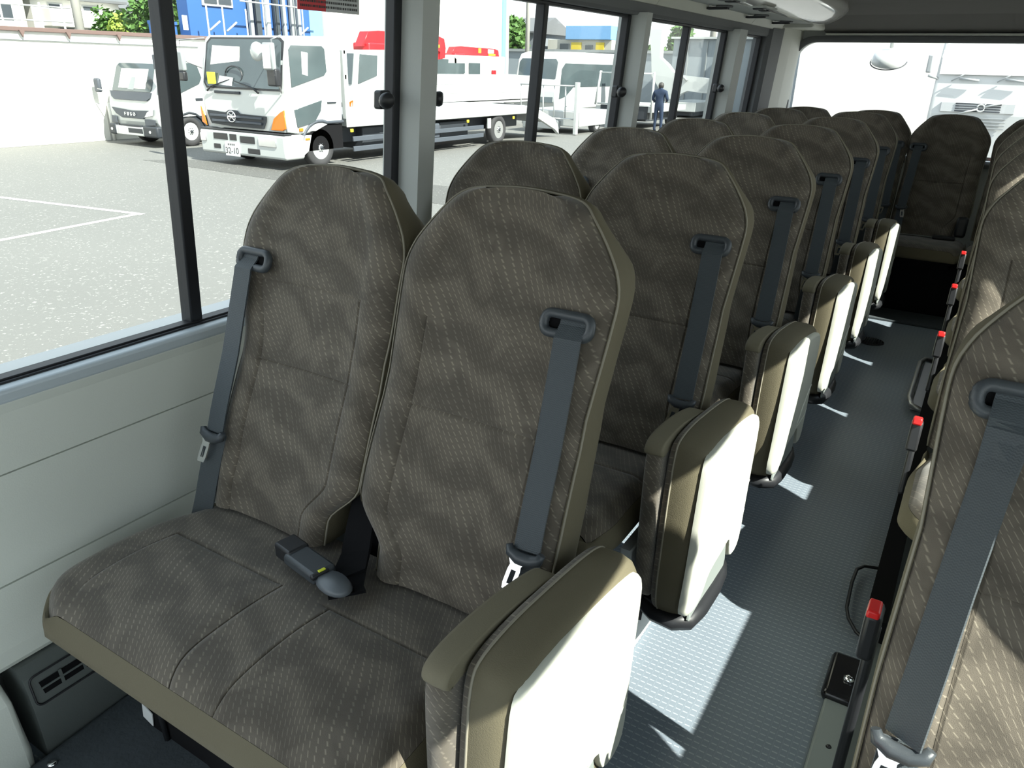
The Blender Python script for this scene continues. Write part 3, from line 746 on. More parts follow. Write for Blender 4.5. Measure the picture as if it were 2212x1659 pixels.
def make_jump():
    org = (-.40, .78, 0)
    t = root('folding_aisle_seat', org, 'x', 'folding seat', 'folded jump seats along the aisle')
    C2 = smooth2(CSH)
    def ring(x, s, lean=0): return [(x + (z - .39) * .05 * 0, y, z) for y, z in scale2(C2, s)]
    body = [ring(-.404, 1.005), ring(-.39, 1.012), ring(-.37, 1.01), ring(-.352, .99), ring(-.343, .955), ring(-.340, .9)]
    bb = MB(); bb.loft(body, cap0=False, cap1=True); sc = bb.build('seat_cushion', 'olive', t, org)
    fb = MB(); uvs = []
    rr_ = [ring(-.419, .90), ring(-.418, .97), ring(-.416, .99), ring(-.412, 1.002), ring(-.405, 1.006)]
    fb.loft(rr_, cap0=True, cap1=False, uvs=[[(p[1], p[2]) for p in r] for r in rr_]); fb.build('cushion_face', 'fabric', sc, org)
    b = MB(); b.tube(ring(-.404, 1.007), .0022, 5, closed=True); b.build('piping', 'piping', sc, org)
    # moulded shell
    S2 = smooth2(SHP, 1)
    def sr(x, s, c=(.78, .40)): return [(x, y, z) for y, z in scale2(S2, s, c)]
    b = MB(); b.loft([sr(-.346, 1.0), sr(-.334, 1.0), sr(-.329, .985), sr(-.326, .955)], cap0=False, cap1=True); sh = b.build('shell', 'shell', t, org)
    b = MB(); b.tube([(-.3255, .80, .285), (-.3255, .86, .335), (-.3255, .93, .375), (-.3255, .952, .382)], .0022, 5); b.tube([(-.3255, .80, .285), (-.3255, .93, .283), (-.3255, .95, .30)], .001, 5)
    b.build('shell_crease', 'trim_light', sh, org)
    # inner piece: folded backrest
    I = smooth2([(.562, .600), (.62, .611), (.70, .604), (.80, .585), (.845, .568), (.868, .53), (.872, .30), (.86, .24), (.82, .212), (.70, .205), (.60, .218), (.572, .25), (.558, .36), (.555, .50), (.555, .58)], 2)
    def ir(x, s): return [(x, y, z) for y, z in scale2(I, s, (.77, .42))]
    rr_ = [ir(-.457, .93), ir(-.455, .975), ir(-.450, 1.0), ir(-.438, 1.004), ir(-.428, 1.0), ir(-.423, .975), ir(-.422, .93)]
    b = MB(); b.loft(rr_, uvs=[[(p[0] * .9 + p[1], p[2]) for p in r] for r in rr_]); ip = b.build('folded_backrest', 'fabric', t, org)
    b = MB(); T_ = smooth2([(.557, .585), (.558, .612), (.60, .622), (.70, .616), (.80, .597), (.855, .580), (.868, .556), (.80, .566), (.70, .588), (.60, .594)], 2)
    def tr_(x, s): return [(x, y, z) for y, z in scale2(T_, s, (.76, .588))]
    b.loft([tr_(-.457, .96), tr_(-.4595, .985), tr_(-.455, 1.0), tr_(-.440, 1.006), tr_(-.425, 1.0), tr_(-.4195, .985), tr_(-.421, .96)]); b.build('top_cover', 'olive_light', ip, org)
    # black pivot bracket under the seat
    b = MB(); pts = [(-.47, .66, .20), (-.455, .615, .188), (-.41, .592, .185), (-.365, .590, .188), (-.340, .61, .188), (-.332, .66, .186), (-.330, .76, .178), (-.332, .83, .178), (-.34, .865, .185)]
    b.tube(pts, [.010, .013, .016, .02, .022, .022, .020, .016, .012], 8)
    b.build('pivot_arm', 'black', t, org); b = MB(); b.poly([(-.336, .60, .235), (-.336, .66, .250), (-.336, .72, .264), (-.336, .835, .268), (-.336, .850, .21), (-.336, .84, .175), (-.336, .76, .168), (-.336, .66, .172), (-.336, .61, .185), (-.336, .59, .205)], (1, 0, 0), .005, .002); b.build('lower_cover', 'rail_grey', t, org); b = MB()
    b.poly([(-.45, .63, .175), (-.35, .61, .175), (-.35, .84, .165), (-.45, .88, .165)], (0, 0, 1), .02, .003)
    b.build('pivot_bracket', 'black', t, org)
    b = MB(); b.lathe([(0, 0), (.008, 0), (.008, .004), (.004, .008), (0, .008)], (-.468, .640, .205), (.2, -1, .2), 10); b.build('bolt', 'chrome', t, org)
    b = MB(); b.tube([(-.48, .70, .17), (-.48, .93, .17)], .010, 8); b.tube([(-.435, .86, .53), (-.43, .93, .55), (-.40, .96, .54)], .007, 6); b.build('hinge', 'black_gloss', t, org)
    return t, org
jmp, jorg = make_jump()
for k in range(6):
    t = jmp if k == 0 else copy_tree(jmp); t.location = (jorg[0], jorg[1] + P * k, 0)
    t['label'] = 'folded up aisle seat with pale plastic shell beside the %s double seat' % ROWN[k] if k else 'folded up aisle seat nearest the camera, its pale shell in full sun'
# right hand single seats, raised a little over the wheel arch
def make_single(xc, inner, guide, bx, name='single_seat', jump=None, sgn=1, yzb=.585, twist=0):
    org = (xc, .66, 0)
    t = root(name, org, 'x', 'seat', None)
    make_back(t, org, xc, inner, 0, guide); make_belt(t, org, bx[0], bx[1], yzb, True, sgn, None, twist)
    make_cushion(t, org, xc - .215, xc + .215, single=True); make_frame(t, org, xc - .20, xc + .20, None)
    return t, org
XR = .232
GZ[0] = .948
sgl, sorg = make_single(XR, 0, .090, (.090, .066), yzb=.565, twist=.75)
GZ[0] = .922
sg2, _ = make_single(XR, 0, .375, (.375, .39), sgn=-1)
# red-buttoned buckle on the aisle side of the cushion
for sgl_ in (sgl, sg2):
  b = MB(); b.box((-.004, .80, .40), (.016, .05, .16), .006, Matrix.Rotation(-.25, 3, 'X'), 2); b.build('buckle_stalk', 'black', sgl_, sorg)
  b = MB(); b.box((-.006, .775, .485), (.026, .048, .075), .006, Matrix.Rotation(-.25, 3, 'X'), 3); bb_ = b.build('buckle', 'black', sgl_, sorg)
  b = MB(); b.box((-.007, .766, .527), (.021, .038, .018), .004, Matrix.Rotation(-.25, 3, 'X'), 2); b.build('red_button', 'red_button', bb_, sorg)
  b = MB()
  for yy_ in (.56, .84):
      b.tube([(.10, yy_, -.08), (.10, yy_, .36)], .016, 8); b.tube([(.36, yy_, -.08), (.36, yy_, .36)], .016, 8)
  b.build('seat_legs', 'black_matte', sgl_, sorg)
DR = [-.06, 1.13, 1.90, 2.60, 3.31]
for k in range(5):
    t = sgl if k == 0 else (sg2 if k == 1 else copy_tree(sg2)); t.location = (sorg[0], sorg[1] + DR[k], .012)
    t['group'] = 'brown single seats down the right side'
    t['label'] = 'brown patterned single seat, %s from the camera on the right of the aisle' % ROWN[k] if k else 'brown patterned single seat filling the right edge, broad grey belt across it'
b = MB(); b.boxx(.02, RX, -.05, 4.4, 0, .028); b.build('trim_40', 'duct', kind='structure')
# rear row: middle seat and right seat
rm, ro = make_single(-.232, 1, -.385, (-.385, -.395), name='rear_middle_seat', sgn=-1); rm.location = (ro[0], ro[1] + 4.32, -.02)
tag(rm, 'dark brown seat facing down the aisle in the middle of the rear row', 'seat')
b = MB(); b.box((-.13, .76, .445), (.12, .05, .02), .006, Matrix.Rotation(.1, 3, 'Z')); b.build('buckle', 'black', rm, ro)
b = MB(); b.box((-.055, .86, .50), (.06, .05, .12), .015, None, 3); b.build('buckle_sleeve', 'black', rm, ro)
rr2, ro2 = make_single(.215, 0, .07, (.07, .06), name='rear_right_seat'); rr2.location = (ro2[0], ro2[1] + 4.32, -.02)
tag(rr2, 'brown seat in the right rear corner beside the middle rear seat', 'seat')
b = MB(); b.boxx(-.47, RX - .02, 4.90, 5.10, .0, .29, .01); o = b.build('rear_step', 'black_matte', None, (0, 5.1, 0)); tag(o, 'black engine box under the rear row of seats', 'box')
b = MB(); b.boxx(-.47, RX - .02, 4.62, 4.87, 0, .012, .003); o = b.build('rear_mat', 'carpet', None, (0, 4.75, 0)); tag(o, 'dark rubber mat on the floor before the rear seats', 'mat')
# floor fittings
dr = root('floor_drain', (-.322, 4.186, 0), 'round dark slotted drain cover set in the aisle floor', 'drain')
b = MB(); b.lathe([(0, 0), (.066, 0), (.066, .004), (.060, .006), (.060, .003), (0, .003)], (-.322, 4.186, 0), (0, 0, 1), 28); b.build('drain_ring', 'black', dr, (-.322, 4.186, 0))
for i in range(-4, 5):
    h = math.sqrt(.058 ** 2 - (i * .0125) ** 2)
    b = MB(); b.boxx(-.322 + i * .0125 - .003, -.322 + i * .0125 + .003, 4.186 - h, 4.186 + h, .003, .007); b.build('drain_bar', 'plastic_dark', dr, (-.322, 4.186, 0))
ebk = root('loose_buckle', (.015, 1.12, 0), 'black buckle stalk with a red button just left of the nearest right seat', 'buckle')
b = MB(); b.box((.012, 1.13, .27), (.018, .045, .42), .007); b.build('buckle_stalk', 'black', ebk, (.015, 1.12, 0))
b = MB(); b.box((.006, 1.12, .48), (.026, .05, .09), .008); q_ = b.build('buckle', 'black', ebk, (.015, 1.12, 0))
b = MB(); b.box((.004, 1.115, .525), (.020, .038, .016), .004); b.build('red_button', 'red_button', q_, (.015, 1.12, 0))
rl = root('seat_rail', (-.005, 1.35, 0), 'grey metal floor rail with a black end cap at the bottom right', 'rail')
og = (-.005, 1.35, 0)
b = MB(); b.boxx(-.045, .022, .60, 1.475, .0, .012, .005); b.build('rail_strip', 'rail_grey', rl, og)
b = MB(); b.boxx(-.056, .030, 1.465, 1.62, .0, .030, .012); b.build('end_cap', 'black_gloss', rl, og)
b = MB(); b.lathe([(0, 0), (.012, 0), (.013, .006), (.006, .010), (0, .010)], (-.008, 1.53, .029), (0, 0, 1), 6); b.build('bolt', 'chrome', rl, og)
b = MB(); b.lathe([(0, 0), (.006, 0), (.004, .003), (0, .003)], (-.012, 1.33, .012), (0, 0, 1), 12); b.build('screw', 'black', rl, og)
b = MB(); pts = [(.01, 1.70, .02), (-.02, 1.72, .022), (-.045, 1.76, .024), (-.056, 1.80, .026), (-.062, 1.92, .026), (-.060, 1.99, .026), (-.045, 2.02, .024), (-.01, 2.035, .022), (.02, 2.04, .02)]
b.tube(pts, .0045, 8); o = b.build('floor_loop', 'black', None, (-.02, 1.87, 0)); tag(o, 'thin black wire loop lying on the floor beside the right hand seats', 'handle')
b = MB(); b.tube([(-.0, 3.30, .02), (-.05, 3.32, .03), (-.066, 3.40, .032), (-.066, 3.90, .032), (-.05, 3.97, .03), (.0, 3.98, .02)], .011, 10)
b.boxx(-.055, .01, 3.33, 3.95, .0, .022, .008); o = b.build('floor_bracket', 'steel', None, (-.03, 3.65, 0)); tag(o, 'shiny metal floor bracket with rounded rim on the right of the aisle', 'bracket')
b = MB(); b.boxx(-.010, .04, 1.70, 4.30, .028, .09); o = b.build('seat_plinth', 'black_matte', None, (.02, 2.6, 0)); tag(o, 'long black plinth under the right hand seats along the aisle', 'plinth')


# ================================================================== OUTSIDE
G = -.68
b = MB(); b.boxx(-75, 40, -30, 95, G - .1, G); o = b.build('ground', 'asphalt', kind='structure'); o['label'] = 'pale grey asphalt of the truck yard'
b = MB()
def line(p, q, wd=.10):
    p, q = Vector((*p, G + .003)), Vector((*q, G + .003)); d = (q - p).normalized(); n = Vector((-d.y, d.x, 0)) * wd / 2
    bb = MB(); bb.poly([p - n, q - n, q + n, p + n], (0, 0, 1), .003); return bb
l1 = line((-12.6, 5.60), (-9.60, 6.11), .085); o = l1.build('parking_line', 'line_paint', None, (-11, 5.8, G)); tag(o, 'white parking line running left from its corner, farther of the two', 'road marking')
l2 = line((-9.66, 6.03), (-9.1, 2.0), .085); o = l2.build('parking_line', 'line_paint', None, (-9.4, 5, G)); tag(o, 'white parking line running towards the bus, nearer of the two', 'road marking')
b = MB(); b.poly([(-14.84, 9.66, G), (-11.06, 9.48, G), (-6.5, 9.3, G), (-6.5, 10.9, G), (-13.9, 10.6, G)], (0, 0, 1), .004); b.build('painted_shadow', 'shadow_asphalt', kind='structure')  # cast shadow before the large truck, painted as darker ground
# boundary wall with coping, joints and a downpipe
b = MB(); b.boxx(-19.3, -19.0, -6, 19, G, 1.74); b.boxx(-19.02, -18.93, -6, 11.55, G, .20, .01); bw = b.build('boundary_wall', 'white_wall', kind='structure')
b = MB(); b.boxx(-19.36, -18.93, -6, 19, 1.74, 1.83, .01); b.build('coping', 'wall_coping', bw)
for y in [9.0 + .0, 9.9, 10.95, 12.2, 13.4]:
    b = MB(); b.poly([(-18.93, y - .06, 1.76), (-18.93, y + .06, 1.76), (-18.93, y, 1.62)], (1, 0, 0), .05); b.build('bracket', 'wall_coping', bw)
b = MB(); b.tube([(-18.97, 8.0, 1.58), (-18.97, 11.6, 1.56), (-18.97, 14.5, 1.55)], .014, 6); b.build('cable', 'truck_grey', bw)
b = MB(); b.tube([(-18.90, 11.62, G), (-18.90, 11.62, .2)], .045, 8); b.build('downpipe', 'white_wall', bw)

def wheel(parent, org, x, y, r, side=1, rim='truck_white'):
    """side=+1 faces +x"""
    w_ = .21
    b = MB(); b.lathe([(r * .56, -.10), (r * .60, 0), (r * .93, 0), (r, -.03), (r, -w_ + .03), (r * .93, -w_), (r * .5, -w_)], (x, y, G + r), (side, 0, 0), 28); t = b.build('tyre', 'tyre', parent, org)
    b = MB(); b.lathe([(r * .61, -.005), (r * .58, -.012), (r * .54, -.05), (r * .30, -.055), (r * .26, -.01), (r * .16, .0), (r * .14, .012), (0, .014)], (x, y, G + r), (side, 0, 0), 28); b.build('rim', rim, t, org)
    b = MB()
    for k in range(8):
        a = k * PI / 4; b.lathe([(0, 0), (r * .065, 0), (r * .065, .004), (0, .005)], (x - side * .052, y + math.cos(a) * r * .43, G + r + math.sin(a) * r * .43), (side, 0, 0), 8)
        b.lathe([(0, 0), (r * .03, 0), (r * .03, .02), (0, .022)], (x - side * .012, y + math.cos(a + .3) * r * .21, G + r + math.sin(a + .3) * r * .21), (side, 0, 0), 6)
    b.lathe([(0, 0), (r * .11, 0), (r * .09, .02), (0, .022)], (x + side * .012, y, G + r), (side, 0, 0), 12)
    b.build('wheel_nuts', 'chassis', t, org)
    return t

def cab(t, org, X0, W, YF, prof, m='truck_white', bev=.045):
    b = MB(); b.prism(prof, 'x', X0 - W, X0, bev, 3); return b.build('cab', m, t, org)
def sidepoly(x, pts): return [(x, y, z) for y, z in pts]

# ---- big flatbed truck --------------------------------------------------
X0, YF, W = -11.4, 10.44, 2.30
tr = root('flatbed_truck', (-12.5, 15, G), 'large white flatbed truck with orange corner lamps and number plate 32-10', 'truck'); og = (-12.5, 15, G)
prof = [(YF + .02, .02), (YF + .0, .30), (YF + .02, .76), (YF + .10, 1.25), (YF + .20, 1.64), (YF + .28, 1.70), (YF + 1.35, 1.73), (YF + 1.52, 1.68), (YF + 1.55, 1.45), (YF + 1.52, .16), (YF + 1.38, .17), (YF + 1.10, .14), (YF + .72, .06), (YF + .60, -.02), (YF + .45, -.03)]
cb = cab(tr, og, X0, W, YF, prof)
fw = lambda z: YF + interp([(.30, .0), (.76, .02), (1.25, .10), (1.64, .20)], z)
def fpanel(name, pts, m, off=.012, t=.012, par=None, bev=0):
    P3 = [(x, fw(z) - off + t, z) for x, z in pts]
    b = MB(); n = Vector((0, -1, .12)); b.poly(P3, n, t, bev); return b.build(name, m, par or cb, og)
fpanel('windscreen', [(-13.52, .78), (-11.52, .78), (-11.50, .88), (-11.52, 1.58), (-11.60, 1.63), (-13.46, 1.63), (-13.56, 1.55), (-13.60, .86)], 'cab_glass', .03, .02)
fpanel('screen_seal', [(-13.57, .745), (-11.47, .745), (-11.455, .86), (-11.47, 1.60), (-11.56, 1.665), (-13.5, 1.665), (-13.61, 1.57), (-13.65, .85)], 'black', .018, .014)
gr = fpanel('grille', [(-13.60, .335), (-13.05, .31), (-12.94, .36), (-12.74, .36), (-12.64, .30), (-11.90, .285), (-11.91, .20), (-12.0, .055), (-12.9, .055), (-13.5, .085), (-13.56, .20)], 'chassis', .03, .02)
for z, x0_, x1_ in ((.245, -13.5, -12.0), (.15, -13.45, -12.02)):
    b = MB(); b.boxx(x0_, x1_, YF - .06, YF - .02, z - .022, z + .022, .008); b.build('grille_bar', 'chassis_mid', cb, og)
# oval emblem: ring with a waist
b = MB(); c_ = (-12.83, .245)
b.tube([(c_[0] + .115 * math.cos(a), YF - .075, c_[1] + .10 * math.sin(a)) for a in [2 * PI * k / 24 for k in range(24)]], .013, 6, closed=True)
b.boxx(c_[0] - .10, c_[0] + .10, YF - .085, YF - .065, c_[1] - .012, c_[1] + .016)
b.tube([(c_[0] - .075, YF - .075, c_[1] + .08), (c_[0] - .03, YF - .075, c_[1] + .03), (c_[0] + .03, YF - .075, c_[1] + .03), (c_[0] + .075, YF - .075, c_[1] + .08)], .010, 6)
b.tube([(c_[0] - .075, YF - .075, c_[1] - .08), (c_[0] - .03, YF - .075, c_[1] - .025), (c_[0] + .03, YF - .075, c_[1] - .025), (c_[0] + .075, YF - .075, c_[1] - .08)], .010, 6)
b.build('emblem', 'chrome', cb, og)
b = MB(); b.boxx(-13.83, -11.37, YF - .10, YF + .40, -.48, -.025, .05); bp_ = b.build('bumper', 'truck_white', tr, og)
b = MB(); b.boxx(-13.80, -11.38, YF - .09, YF + .1, -.03, -.0, .01); b.build('bumper_gap', 'black', tr, og)
b = MB(); b.poly([(-11.38, YF + .36, -.05), (-11.38, YF + .60, -.05), (-11.38, YF + .50, -.34), (-11.38, YF + .36, -.42)], (1, 0, 0), -.25, 0); b.build('step_panel', 'truck_white', tr, og)
for (x0_, x1_, z0_, z1_) in ((-13.4, -12.98, -.20, -.08), (-12.92, -12.72, -.20, -.08), (-12.62, -12.2, -.23, -.10), (-12.42, -12.08, -.42, -.32), (-13.42, -13.22, -.38, -.29)):
    b = MB(); b.boxx(x0_, x1_, YF - .108, YF - .09, z0_, z1_, .008); b.build('air_slot', 'black', bp_, og)
b = MB(); b.boxx(-12.09, -11.60, YF - .118, YF - .09, -.26, -.10, .02); b.build('headlamp', 'chrome', bp_, og)
b = MB(); b.boxx(-13.80, -13.62, YF - .118, YF - .09, -.26, -.10, .02); b.build('headlamp', 'chrome', bp_, og)
b = MB(); b.boxx(-13.07, -12.66, YF - .122, YF - .10, -.50, -.24, .006); pl = b.build('number_plate', 'label', tr, og)
text_mesh('plate_number', '32-10', .17, 'ink', (-12.865, YF - .124, -.40), FACE_MY, pl, og, .002)
b = MB()
for k in range(4): b.boxx(-12.97 + k * .055, -12.94 + k * .055, YF - .125, YF - .121, -.295, -.262)
b.build('plate_small_text', 'ink', pl, og)['kind'] = 'stuff'
# orange corner lamps
b = MB(); b.poly([(-11.80, YF - .012, .05), (-11.70, YF - .012, .26), (-11.52, YF - .0, .38), (-11.42, YF + .0, .42), (-11.41, YF + .0, .09), (-11.5, YF, .05)], (.12, -1, 0), .02, .006); b.build('corner_lamp', 'orange', cb, og)
b = MB(); b.poly([(-13.80, YF - .005, .10), (-13.66, YF - .012, .04), (-13.72, YF - .01, .25), (-13.80, YF - .0, .40)], (0, -1, 0), .02, .004); b.build('corner_lamp', 'orange', cb, og)
b = MB(); b.boxx(-11.40, -11.375, YF + .30, YF + .40, .03, .09, .008); b.boxx(-11.395, -11.37, YF + .43, YF + .55, -.14, -.10, .005); b.build('side_marker', 'orange', cb, og)
# side windows, door lines, handle
b = MB(); b.poly(sidepoly(X0 - .005, [(YF + .20, .82), (YF + 1.06, 1.03), (YF + 1.13, 1.10), (YF + 1.11, 1.50), (YF + 1.04, 1.55), (YF + .26, 1.54), (YF + .20, 1.47)]), (1, 0, 0), .022, .004); b.build('side_window', 'cab_glass', cb, og)
b = MB(); b.poly(sidepoly(X0 - .005, [(YF + .22, .42), (YF + .95, .58), (YF + .90, .38), (YF + .72, .18), (YF + .27, .10)]), (1, 0, 0), .022, .004); b.build('quarter_window', 'cab_glass', cb, og)
b = MB(); b.boxx(X0 - .005, X0 + .018, YF + 1.10, YF + 1.34, .515, .545, .004); b.build('door_handle', 'chassis', cb, og)
b = MB(); b.boxx(-13.33, -12.60, YF - .02, YF + .03, .655, .705, .008); b.build('cowl_grip', 'chassis', cb, og)
for (xa, xb, zb_) in ((-13.52, -12.85, .92), (-12.05, -12.75, .90)):
    b = MB(); b.tube([(xa, fw(.72) - .04, .70), (xa + (xb - xa) * .2, fw(.78) - .06, .78), (xb, fw(zb_) - .05, zb_)], [.022, .014, .008], 6); b.build('wiper', 'black', cb, og)
# mirrors
b = MB(); b.tube([(-11.45, YF + .0, .72), (-11.30, YF - .22, 1.0), (-11.32, YF - .25, 1.62), (-11.45, YF + .1, 1.70)], .014, 6); mr = b.build('mirror_arm', 'steel', tr, og)
b = MB(); b.box((-11.40, YF - .26, 1.34), (.25, .10, .46), .03); b.build('mirror', 'truck_grey', mr, og)
b = MB(); b.box((-11.405, YF - .318, 1.34), (.20, .012, .40), .006); b.build('mirror_glass', 'chrome', mr, og)
b = MB(); b.box((-11.37, YF - .22, .99), (.24, .13, .30), .03); b.build('mirror', 'black', mr, og)
b = MB(); b.lathe([(0, 0), (.16, 0), (.165, .02), (.10, .06), (0, .07)], (-11.80, YF - .16, 1.42), (.1, -1, 0), 20); b.build('round_mirror', 'truck_white', mr, og)
b = MB(); b.tube([(-13.75, YF + .1, 1.1), (-13.95, YF - .2, 1.25), (-13.95, YF - .2, 1.6), (-13.7, YF + .2, 1.65)], .014, 6); mr2 = b.build('mirror_arm', 'steel', tr, og)
b = MB(); b.box((-13.98, YF - .2, 1.22), (.22, .10, .36), .03); b.build('mirror', 'truck_grey', mr2, og)
b = MB(); b.box((-13.98, YF - .2, .95), (.20, .10, .18), .03); b.build('mirror', 'black', mr2, og)
# things seen through the windscreen, papers
b = MB(); b.box((-13.38, fw(.9) - .045, .93), (.24, .01, .22), .004); b.build('yellow_paper', 'yellow_tag', cb, og)
b = MB(); b.poly([(-13.2, fw(.86) - .042, .82), (-12.8, fw(.86) - .042, .80), (-12.75, fw(.9) - .04, .95), (-13.15, fw(.95) - .035, .98)], (0, -1, 0), .004); b.build('white_paper', 'label', cb, og)
b = MB(); b.tube([(-12.75 + .24 * math.cos(a), fw(1.0) - .035 - 0 * a, 1.0 + .16 * math.sin(a)) for a in [2 * PI * k / 20 for k in range(20)]], .013, 6, closed=True); b.build('steering_wheel', 'black', cb, og)
b = MB(); b.poly([(-13.48, fw(1.2) - .04, 1.02), (-12.62, fw(1.2) - .04, 1.0), (-12.62, fw(1.5) - .035, 1.50), (-13.40, fw(1.5) - .035, 1.52)], (0, -1, .15), .004); b.build('rear_cab_window', 'white_wall', cb, og)
b = MB(); b.poly(sidepoly(X0 + .018, [(YF + .48, 1.05), (YF + .62, 1.02), (YF + .66, 1.42), (YF + .50, 1.44)]), (1, 0, 0), .004); b.build('far_side_window', 'label', cb, og)
# arch, wheels, chassis
b = MB(); pts = []
for k in range(9):
    a = PI * (1.0 - k / 8 * .62); pts.append((X0 - .01, YF + .87 + .52 * math.cos(a), -.30 + .50 * math.sin(a)))
b.tube(pts + [(X0 - .01, YF + 1.52, .16)], .035, 6); b.build('wheel_arch', 'chassis_mid', tr, og)
b = MB(); b.boxx(X0 - .25, X0 - .02, YF + .45, YF + 1.5, -.35, .12); b.build('arch_liner', 'black_matte', tr, og)
for (xx, yy, sd) in ((X0 - .02, YF + .87, 1), (X0 - W + .02, YF + .87, -1), (X0 - .04, YF + 7.49, 1), (X0 - W + .04, YF + 7.49, -1)):
    wheel(tr, og, xx, yy, .375, sd, 'truck_white' if yy < 12 else 'steel')
b = MB(); b.boxx(-13.2, -11.8, YF + .3, YF + 9.0, -.30, .02, .02); b.boxx(-13.6, -11.6, YF + 2.3, YF + 4.0, -.45, .0, .03); b.boxx(-13.6, -11.55, YF + 5.0, YF + 6.2, -.45, -.02, .03); b.build('chassis', 'chassis', tr, og)
b = MB(); b.boxx(-11.75, -11.46, YF + 3.5, YF + 4.9, -.38, -.02, .05); b.build('fuel_tank', 'chassis_mid', tr, og)
for z in (-.20, -.40):
    b = MB(); b.boxx(-11.44, -11.40, YF + 1.8, YF + 6.7, z - .05, z + .05, .01); b.build('side_guard', 'chassis_mid', tr, og)
b = MB(); b.boxx(-11.44, -11.40, YF + 6.9 - .0, YF + 7.05, -.25, .0, .01); b.build('mud_stay', 'truck_white', tr, og)
b = MB(); b.boxx(-13.70, X0, YF + 1.68, YF + 8.95, .05, .26, .02); bed = b.build('bed', 'truck_white', tr, og)
b = MB(); b.boxx(-13.60, X0 - .10, YF + 1.75, YF + 8.9, .26, .272); b.build('bed_deck', 'truck_grey', bed, og)
b = MB(); b.boxx(X0 - .02, X0 + .004, YF + 1.62, YF + 2.8, .04, .42, .01); b.build('bed_board', 'truck_white', bed, og)
b = MB(); b.boxx(-13.65, -13.55, YF + 1.62, YF + 1.72, .2, 1.5, .01); b.boxx(X0 - .10, X0, YF + 1.62, YF + 1.74, .2, 1.5, .01); b.boxx(-13.6, X0, YF + 1.64, YF + 1.70, .95, 1.05, .01); b.boxx(-13.6, X0, YF + 1.64, YF + 1.70, 1.42, 1.5, .01); b.build('headboard', 'truck_white', bed, og)
for y in (YF + 1.78, YF + 6.0, YF + 8.2):
    b = MB(); b.box((X0 - .02, y, -.03), (.03, .09, .07), .012); b.build('marker_lamp', 'yellow', tr, og)
b = MB(); b.prism([(YF + 8.93, .26), (YF + 8.93, .05), (YF + 9.3, .0), (YF + 10.6, -.45), (YF + 10.85, -.62), (YF + 10.80, -.40), (YF + 10.6, -.17), (YF + 9.3, .22)], 'x', X0 - .10, X0, .01); b.build('ramp', 'truck_white', tr, og)
b = MB(); b.prism([(YF + 8.93, .26), (YF + 8.93, .05), (YF + 9.3, .0), (YF + 10.6, -.45), (YF + 10.85, -.62), (YF + 10.80, -.40), (YF + 10.6, -.17), (YF + 9.3, .22)], 'x', -13.70, -13.60, .01); b.build('ramp', 'truck_white', tr, og)
b = MB(); b.poly([(-13.6, YF + 8.95, .24), (X0 - .1, YF + 8.95, .24), (X0 - .1, YF + 10.7, -.28), (-13.6, YF + 10.7, -.28)], (0, .3, 1), .02); b.build('ramp_deck', 'truck_grey', tr, og)

# ---- small truck by the wall ------------------------------------------
X1, Y2, W2 = -16.4, 11.22, 1.80
t2 = root('small_truck', (-17.3, 12.5, G), 'small white truck with dark grille lettering parked against the white wall', 'truck'); og = (-17.3, 12.5, G)
prof = [(Y2, -.12), (Y2 - .02, .25), (Y2 + .04, .52), (Y2 + .28, 1.14), (Y2 + .36, 1.24), (Y2 + 1.35, 1.30), (Y2 + 1.50, 1.24), (Y2 + 1.56, 1.0), (Y2 + 1.52, -.02), (Y2 + 1.15, .05), (Y2 + .62, .05), (Y2 + .42, -.18), (Y2 + .4, -.34), (Y2 + .1, -.34)]
c2_ = cab(t2, og, X1, W2, Y2, prof, bev=.05)
f2 = lambda z: Y2 + interp([(-.12, 0), (.25, -.02), (.52, .04), (1.14, .28)], z)
def fp2(name, pts, m, off=.02, t=.02, dx=0):
    b = MB(); b.poly([(x, f2(z) - off + t, z) for x, z in pts], (0, -1, .3), t); return b.build(name, m, c2_, og)
fp2('windscreen', [(-18.05, .53), (-16.62, .53), (-16.58, .62), (-16.62, 1.08), (-16.70, 1.13), (-17.95, 1.13), (-18.04, 1.06)], 'cab_glass')
fp2('cowl_band', [(-18.12, .52), (-16.56, .52), (-16.60, .40), (-16.72, .34), (-17.95, .34), (-18.06, .40)], 'chassis_mid', .03, .03)
fp2('rear_cab_window', [(-17.82, .60), (-16.80, .60), (-16.80, 1.02), (-17.82, 1.02)], 'white_wall', .026, .004)
fp2('seat_shape', [(-17.45, .57), (-17.22, .57), (-17.22, .84), (-17.38, .84)], 'truck_grey', .03, .004)
fp2('grille', [(-18.08, .16), (-17.3, .11), (-16.68, .13), (-16.75, .02), (-16.95, -.06), (-17.75, -.06), (-17.95, .02)], 'chassis_mid', .03, .03)
text_mesh('grille_lettering', 'F  U  S  O', .10, 'truck_white', (-17.38, Y2 - .058, .035), FACE_MY, c2_, og, .006, .004)
fp2('headlamp', [(-16.86, -.02), (-16.55, .03), (-16.50, .16), (-16.62, .13), (-16.72, .10)], 'chrome', .035, .03)
b = MB(); b.poly([(-16.86, Y2 - .03, -.20), (-16.50, Y2 - .03, -.17), (-16.48, Y2 - .03, -.06), (-16.86, Y2 - .03, -.05)], (0, -1, 0), .02); b.poly([(-18.15, Y2 - .03, -.18), (-17.95, Y2 - .03, -.18), (-17.95, Y2 - .03, -.04), (-18.12, Y2 - .03, -.02)], (0, -1, 0), .02); b.build('lamp_unit', 'chassis_mid', c2_, og)
b = MB(); b.boxx(-18.0, -16.9, Y2 - .08, Y2, -.44, -.24, .02); bb2 = b.build('bumper', 'truck_white', t2, og)
